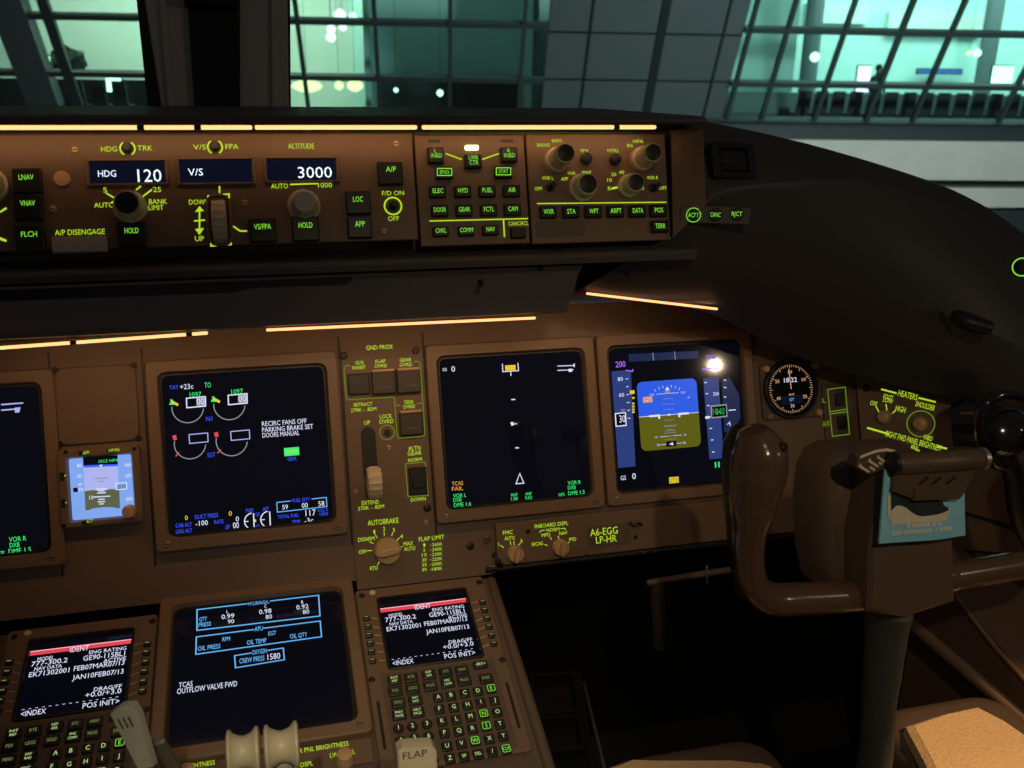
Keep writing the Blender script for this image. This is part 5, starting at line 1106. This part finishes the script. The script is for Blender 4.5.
# base: dark spandrel, concrete band, dark joint, lower wall
zb = FC.o.z+FC.v.z*v0; yb = TY-v0*sin(radians(31.6))
def wbox(b, x0, x1, y0, y1, z0, z1, mt=None):
    vs = [(x, y, z) for z in (z0, z1) for x, y in ((x0, y0), (x1, y0), (x1, y1), (x0, y1))]
    b.add(vs, [(0, 3, 2, 1), (4, 5, 6, 7), (0, 1, 5, 4), (1, 2, 6, 5), (2, 3, 7, 6), (3, 0, 4, 7)], mt)
FA = radians(10); FN = V((sin(FA), cos(FA), 0)); FU = V((cos(FA), -sin(FA), 0)); FO = V((0, TY, 0))
def fw(x, y, z): return FO+FU*x+FN*(y-TY)+V((0, 0, z))            # hall coordinates: along the front, depth, height
def at_f(x, y, Y): return hit(x, y, FO+FN*(Y-TY), FN)
def fx_(x, y, Y): return (at_f(x, y, Y)-FO).dot(FU)
def hbox(b, *a, mt=None):
    n = len(b.v); wbox(b, *a, mt=mt); b.v[n:] = [tuple(fw(*p)) for p in b.v[n:]]
zA, zB, zC, zD = (at_f(950, y, yb-.3).z for y in (141, 180, 188, 207))
b = MB(fdark); hbox(b, -10, 31, yb-.1, yb+1.2, zA, zb+.02); tw(b, 'spandrel_band')
b = MB(conc); hbox(b, -10, 31, yb-.35, yb+1.2, zB, zA-.01); hbox(b, -10, 31, yb-.35, yb+1.2, zD, zC); tw(b, 'concrete_band')
b = MB(fdark); hbox(b, -10, 31, yb-.1, yb+1.2, zC, zB); hbox(b, -10, 31, yb-.2, yb+1.2, -6, zD); tw(b, 'lower_wall')
# hall behind the glass: floor, back wall, partitions between the rooms
HF = -1.25; HY = TY+9
b = MB(hallf); hbox(b, -10, 31, yb+.3, HY+.2, HF-.3, HF); tw(b, 'hall_floor')
b = MB(hallw)
xr = lambda x: fx_(x, 40, HY)
hbox(b, -13, xr(358), HY, HY+.2, HF, 5.5); tw(b, 'hall_back_wall', 'pale green back wall of the left hall')
b = MB(hallt); hbox(b, xr(358)+.01, xr(560), HY-3, HY-2.8, HF, 5.5); tw(b, 'dim_room_wall', 'dim teal wall of the middle room')
b = MB(hallt); hbox(b, xr(690), 42, HY, HY+.2, HF, 5.5); tw(b, 'bright_hall_wall', 'bright teal back wall of the right hall')
b = MB(hallt)
xpl = FC.uv(361, 40)[0]+.0
for x in (xpl, xg0-.1, xg1+.1): hbox(b, x-.08, x+.08, yb+.9, HY, HF, 5.5)
xs2 = fx_(797, 40, TY+3); hbox(b, xg1+.2, xs2, TY+3.0, TY+3.2, HF, 5.5); tw(b, 'partition_walls')
k = MB(hallf); hbox(k, xg1+.3, 30, TY+2.45, TY+2.6, HF, at_f(900, 94, TY+2.5).z); tw(k, 'low_partition', 'low dark partition behind the lounge seats')
k = MB(fdark); hbox(k, xpl+.2, xg0-.3, TY+4.5, TY+4.7, HF, at_f(450, 80, TY+4.5).z); tw(k, 'dim_room_counter', 'dark counter low in the dim middle room')
k = MB(fdark); hbox(k, fx_(-60, 84, TY+2.6), fx_(158, 84, TY+2.6), TY+2.6, TY+2.9, HF, at_f(60, 79, TY+2.6).z); tw(k, 'dark_counter', 'dark counter low in the left hall')
b = MB(fdark); hbox(b, -13, 42, yb-3, HY+.4, 5.5, 5.7); tw(b, 'hall_roof')
b = MB(hallw)
for x0, x1, yy0, yy1 in ((808, 868, 3, 24), (890, 985, 12, 36)): 
    a, c = at_f(x0, yy0, HY-.3), at_f(x1, yy1, HY-.3); hbox(b, fx_(x0, yy0, HY-.3), fx_(x1, yy1, HY-.3), HY-.3, HY, c.z, a.z)
tw(b, 'wall_soffits')
for x in (812, 990): 
    p = at_f(x, 40, HY-2.5); k = MB(fgrey); k.lathe([(.28, HF), (.28, 5.5)], p.x, p.y, 20); tw(k, 'hall_column')

LN_ = [0]
def lampthing(x, y, Y, r, mt, lab, cat='lamp', stretch=1.0):
    LN_[0] += 1; Y += .33*(LN_[0] % 7); p = at_f(x, y, Y); t = thing('hall_lamp', lab, cat, None, loc=p, group='lamps inside the terminal')
    k = MB(mt); k.lathe([(r*.3, -r*.9), (r*.8, -r*.5), (r, 0), (r*.8, r*.5), (r*.3, r*.9)], 0, 0, 16, None, Matrix.Scale(stretch, 4, (1, 0, 0))); k.build('globe', None, t)
    k = MB(fdark); k.tube([(0, 0, r*.8), (0, 0, 5.5-p.z)], [.006]*2, 6, None, 1); k.build('cord', None, t); return t
for x, y, r, mt, lab in ((340, 15, .17, lampb, 'violet-white round lamp high in the second window bay, left of its twin'), (353, 16, .11, lamp, 'smaller lamp touching the upper violet-white lamp in the second window bay'), (331, 29, .13, lampb, 'violet-white lamp below the upper pair, left one in the second window bay'), (343, 27, .12, lampb, 'violet-white lamp just right of the lower left lamp in the second bay'), (331, 37, .15, lampb, 'lowest violet-white lamp in the bright second window bay'),
    (307, 86, .20, lampy, 'widest yellow lamp in the low row of the second window bay'), (339, 85.5, .13, lampy, 'small round yellow lamp in the middle of the low row'), (355, 85.5, .18, lampy, 'right yellow lamp of the low row in the second window bay'), (370, 86, .07, lampy, 'tiny yellow lamp just right of the low yellow row')):
    lampthing(x, y, TY+2.6, r, mt, lab, 'lamp', 2.3 if 'widest' in lab else 1.3 if r in (.18,) else 1.0)
for x, y, r, mt, lab in ((396, 90, .07, lamp, 'tiny white lamp low in the dim bay above the altitude window'), (440, 93, .10, lamp, 'white lamp low in the dim bay above the green-lettered keys'), (589, 14, .16, lamp, 'faint soft lamp at the top beside the grey facade wall'), (751, 92, .08, lamp, 'small bluish lamp low in the bay right of the grey facade wall')):
    lampthing(x, y, TY+1.6, r, mt, lab)
for x, y, r, mt, lab in ((815, 57, .16, lamp, 'round white lamp at the left of the bright right hall'), (977, 53, .14, lamp, 'round white lamp left of the broad facade column'), (969, 53, .09, lampy, 'small greenish lamp beside the white lamp by the broad facade column')):
    lampthing(x, y, TY+5, r, mt, lab)
def panelthing(name, x0, y0, x1, y1, Y, mt, lab, cat):
    a, c = at_f(x0, y0, Y), at_f(x1, y1, Y); o_ = (a+c)/2; o_.z = c.z; hw = (c-a).dot(FU)/2; t = thing(name, lab, cat, None, loc=o_); t.rotation_euler = (0, 0, -FA)
    k = MB(mt); wbox(k, -hw, hw, -.03, .03, 0, a.z-c.z); k.build('face', None, t)
    k = MB(fdark); wbox(k, -hw-.03, hw+.03, .031, .09, -.03, a.z-c.z+.03); k.build('case', None, t); return t
panelthing('lit_display_board', 994, 66, 1010, 90, TY+3, lamp, 'tall glowing white display board right of the broad facade column', 'display')
panelthing('lit_display_board', 859, 66, 868, 92, TY+4, lampb, 'narrow glowing bluish white board beside the dark standing person', 'display')
panelthing('wall_sign', 918, 69, 962, 74, HY-.4, mat('sign_blue', (.06, .14, .45), .5), 'long dark blue sign band on the wall of the bright right hall', 'sign')
panelthing('lit_display_board', 37, 56, 53, 84, TY+3, lamp, 'glowing white board between the slanted columns in the left window', 'display')
panelthing('counter_light', 166-60, 78, 122, 92, TY+2.5, lamp, 'small pale counter light low in the left window', 'lamp')

# dark-leaved plant in the hall, seen through the left window
p = at_f(68, 62, TY+3.7); t = thing('potted_plant', 'dark bushy potted plant beside the slanted column in the left window', 'plant', None, loc=(p.x, p.y, HF))
leafm = mat('dark_leaves', (.012, .028, .02), .7, scale=20)
k = MB(leafm); random.seed(3)
for i in range(700):
    a, e, r_ = random.random()*2*pi, math.asin(random.uniform(-1, 1)), random.random()**.4
    c_ = V((.46*r_*cos(a)*cos(e), .42*r_*sin(a)*cos(e), p.z-HF+.36*r_*sin(e))); d = V((random.uniform(-1, 1), random.uniform(-1, 1), random.uniform(-.8, .8))).normalized(); s_ = d.orthogonal().normalized()*.07
    k.add([c_-d*.16, c_+s_, c_+d*.16, c_-s_], [(0, 1, 2, 3)])
k.build('foliage', None, t)
k = MB(fdark); k.tube([(0, 0, .3), (.03, 0, .9), (0, 0, p.z-HF)], [.05, .04, .03], 10); k.build('stem', None, t)
k = MB(fdark); k.lathe([(.22, 0), (.3, .42), (.31, .45), (.27, .45), (.25, .4)], 0, 0, 20); k.build('pot', None, t)

# rows of lounge seats behind the low part of the glass
def lounge(p, lab):
    t = thing('lounge_seat', lab, 'chair', None, loc=(p.x, p.y, HF), group='lounge seats behind the terminal glass')
    t.rotation_euler = (0, 0, -FA)
    k = MB(seatd); wbox(k, -.19, .19, -.28, .25, .36, .44); k.build('seat', None, t)
    k = MB(seatd); vs = [(-.19, -.26, .44), (.19, -.26, .44), (.19, -.34, .44), (-.19, -.34, .44), (-.17, -.36, 1.05), (.17, -.36, 1.05), (.17, -.42, 1.05), (-.17, -.42, 1.05)]
    k.add(vs, [(0, 1, 5, 4), (2, 3, 7, 6), (1, 2, 6, 5), (3, 0, 4, 7), (4, 5, 6, 7), (0, 3, 2, 1)]); k.build('backrest', None, t)
    k = MB(metalm); k.tube([(-.15, 0, .36), (-.15, 0, 0)], [.02]*2, 8, None, 1); k.build('leg', None, t)
    k = MB(metalm); k.tube([(.15, 0, .36), (.15, 0, 0)], [.02]*2, 8, None, 1); k.build('leg', None, t)
    return t
ORD = ('first', 'second', 'third', 'fourth', 'fifth', 'sixth', 'seventh', 'eighth', 'ninth', 'tenth', 'eleventh', 'twelfth', 'thirteenth', 'fourteenth')
L0 = lounge(at_f(800, 95, TY+1.7), 'first dark lounge seat from the left in the row behind the right terminal glass')
for i, x in enumerate((817, 834, 851, 869, 886, 904, 921, 938, 956, 973, 990, 1007, 1024)): c_ = copy_tree(L0); c_['label'] = ORD[i+1]+' dark lounge seat from the left in the row behind the right terminal glass'; q_ = at_f(x, 95, TY+1.7); c_.location = (q_.x, q_.y, HF)
for i, x in enumerate((82, 103, 124)): c_ = copy_tree(L0); q_ = at_f(x, 95, TY+1.7); c_.location = (q_.x, q_.y, HF); c_['label'] = ('left', 'middle', 'right')[i]+' one of three dark lounge seats low in the left window'; c_['group'] = 'lounge seats in the left window'

# person in dark clothes standing behind the seats
pp = at_f(875, 100, TY+3.0); t = thing('person', 'person in dark clothes standing in the bright hall beside the glowing board', 'person', None, loc=(pp.x, pp.y, HF))
cloth = mat('dark_clothes', (.03, .04, .045), .8, scale=20); skin = mat('skin', (.30, .20, .15), .6, scale=20); hair = mat('dark_hair', (.012, .011, .01), .7, scale=40)
J = {0: ((0, 0, .92), .14), 1: ((0, 0, 1.15), .14), 2: ((0, 0, 1.38), .15), 3: ((0, 0, 1.50), .06), 4: ((0, -.01, 1.58), .085), 5: ((0, -.01, 1.70), .07), 6: ((.19, 0, 1.40), .06), 7: ((.25, .02, 1.13), .045), 8: ((.24, -.08, .90), .035), 9: ((-.19, 0, 1.40), .06), 10: ((-.25, .02, 1.13), .045), 11: ((-.22, -.1, .92), .035), 12: ((.10, 0, .84), .09), 13: ((.11, -.01, .47), .06), 14: ((.11, .02, .07), .045), 15: ((.11, -.12, .04), .04), 16: ((-.10, 0, .84), .09), 17: ((-.11, -.01, .47), .06), 18: ((-.11, .02, .07), .045), 19: ((-.11, -.12, .04), .04), 20: ((.23, -.1, .82), .03), 21: ((-.2, -.13, .84), .03)}
Ed = [(0, 1), (1, 2), (2, 3), (3, 4), (4, 5), (2, 6), (6, 7), (7, 8), (2, 9), (9, 10), (10, 11), (0, 12), (12, 13), (13, 14), (14, 15), (0, 16), (16, 17), (17, 18), (18, 19), (8, 20), (11, 21)]
me = bpy.data.meshes.new('body'); me.from_pydata([J[i][0] for i in range(len(J))], Ed, []); me.materials.append(cloth)
bo = bpy.data.objects.new('body', me); COL.objects.link(bo); bo.parent = t
sk = bo.modifiers.new('skin', 'SKIN'); 
for i, vd in enumerate(me.skin_vertices[0].data): vd.radius = (J[i][1],)*2; vd.use_root = i == 0
ss = bo.modifiers.new('smooth', 'SUBSURF'); ss.levels = ss.render_levels = 2
k = MB(hair); k.lathe([(.095, 1.62), (.10, 1.68), (.085, 1.75), (.04, 1.79)], 0, .005, 18); k.build('hair', None, t)
k = MB(skin); k.lathe([(.03, 1.53), (.062, 1.56), (.07, 1.62), (.06, 1.67)], 0, -.035, 16); k.build('face', None, t)

# ------------------------------------------------------------------ lights
def area(name, loc, target, sx, sy, power, col, spread=180):
    ld = bpy.data.lights.new(name, 'AREA'); ld.shape = 'RECTANGLE'; ld.size = sx; ld.size_y = sy; ld.energy = power; ld.color = col; ld.spread = radians(spread)
    o = bpy.data.objects.new(name, ld); COL.objects.link(o); o.location = loc; o.rotation_euler = (V(target)-V(loc)).to_track_quat('-Z', 'Y').to_euler(); return o
HL = dict(A=(-4.5, 10), D=(22, 16))
area('hall_ceiling_light', tuple(fw(-2.5, TY+5.0, 5.3)), tuple(fw(-2.5, TY+7.5, -1)), 10, 5, 1500, (.82, 1, .82))
area('hall_ceiling_light', tuple(fw((xpl+xg0)/2, TY+3.2, 5.3)), tuple(fw((xpl+xg0)/2, TY+5, -1)), 4, 2.5, 22, (.72, 1, .92))
area('hall_ceiling_light', tuple(fw(24, TY+5.5, 5.3)), tuple(fw(24, TY+8, -1)), 15, 5, 2500, (.62, 1, .92))
area('hall_ceiling_light', tuple(fw((xg1+xs2)/2, TY+1.5, 5.3)), tuple(fw((xg1+xs2)/2, TY+3, -1)), 1.0, 1.0, 26, (.45, 1, .88))
area('apron_floodlight', (14, 3, 9), (14, 26, -1), 2, 2, 1500, (.85, 1, 1), 120)
def spot(name, loc, target, power, col, ang, blend=.4, r=.012):
    ld = bpy.data.lights.new(name, 'SPOT'); ld.energy = power; ld.color = col; ld.spot_size = radians(ang); ld.spot_blend = blend; ld.shadow_soft_size = r
    o = bpy.data.objects.new(name, ld); COL.objects.link(o); o.location = loc; o.rotation_euler = (V(target)-V(loc)).to_track_quat('-Z', 'Y').to_euler(); return o
# the overhead reading lamp whose mirror image shows in the attitude display
pm = hit(715, 365, MAIN.o+MAIN.n*.0036, MAIN.n); d = (pm-CAM).normalized(); rd = d-2*d.dot(MAIN.n)*MAIN.n
RL = pm+rd*1.05
spot('reading_lamp', RL, (.25, -.15, -.1), 1.3, (1, .74, .48), 120, .6, .011)
spot('seat_map_light', (.86, -1.05, .75), (.72, -.405, SZ), 50, (1, .62, .30), 14, .15, .02)
spot('console_map_light', (.15, -1.30, .80), (.40, -.36, -.12), 10.5, (1, .78, .48), 54, .9, .014)
spot('lever_fill_spot', (-.10, -1.30, .92), (.10, -.42, -.12), 17, (1, .88, .62), 24, .9, .014)  # added fill light that brightens the lever heads
wld = bpy.data.worlds.new('night'); S.world = wld; wld.use_nodes = True
bg = wld.node_tree.nodes['Background']; bg.inputs['Color'].default_value = (1, .96, .92, 1); bg.inputs['Strength'].default_value = .028

S.view_settings.view_transform = 'Standard'; S.view_settings.look = 'None'; S.view_settings.gamma = 1; S.view_settings.exposure = 0; S.view_settings.use_curve_mapping = False
S.cycles.use_denoising = True
S.cycles.max_bounces = 6; S.cycles.transparent_max_bounces = 12
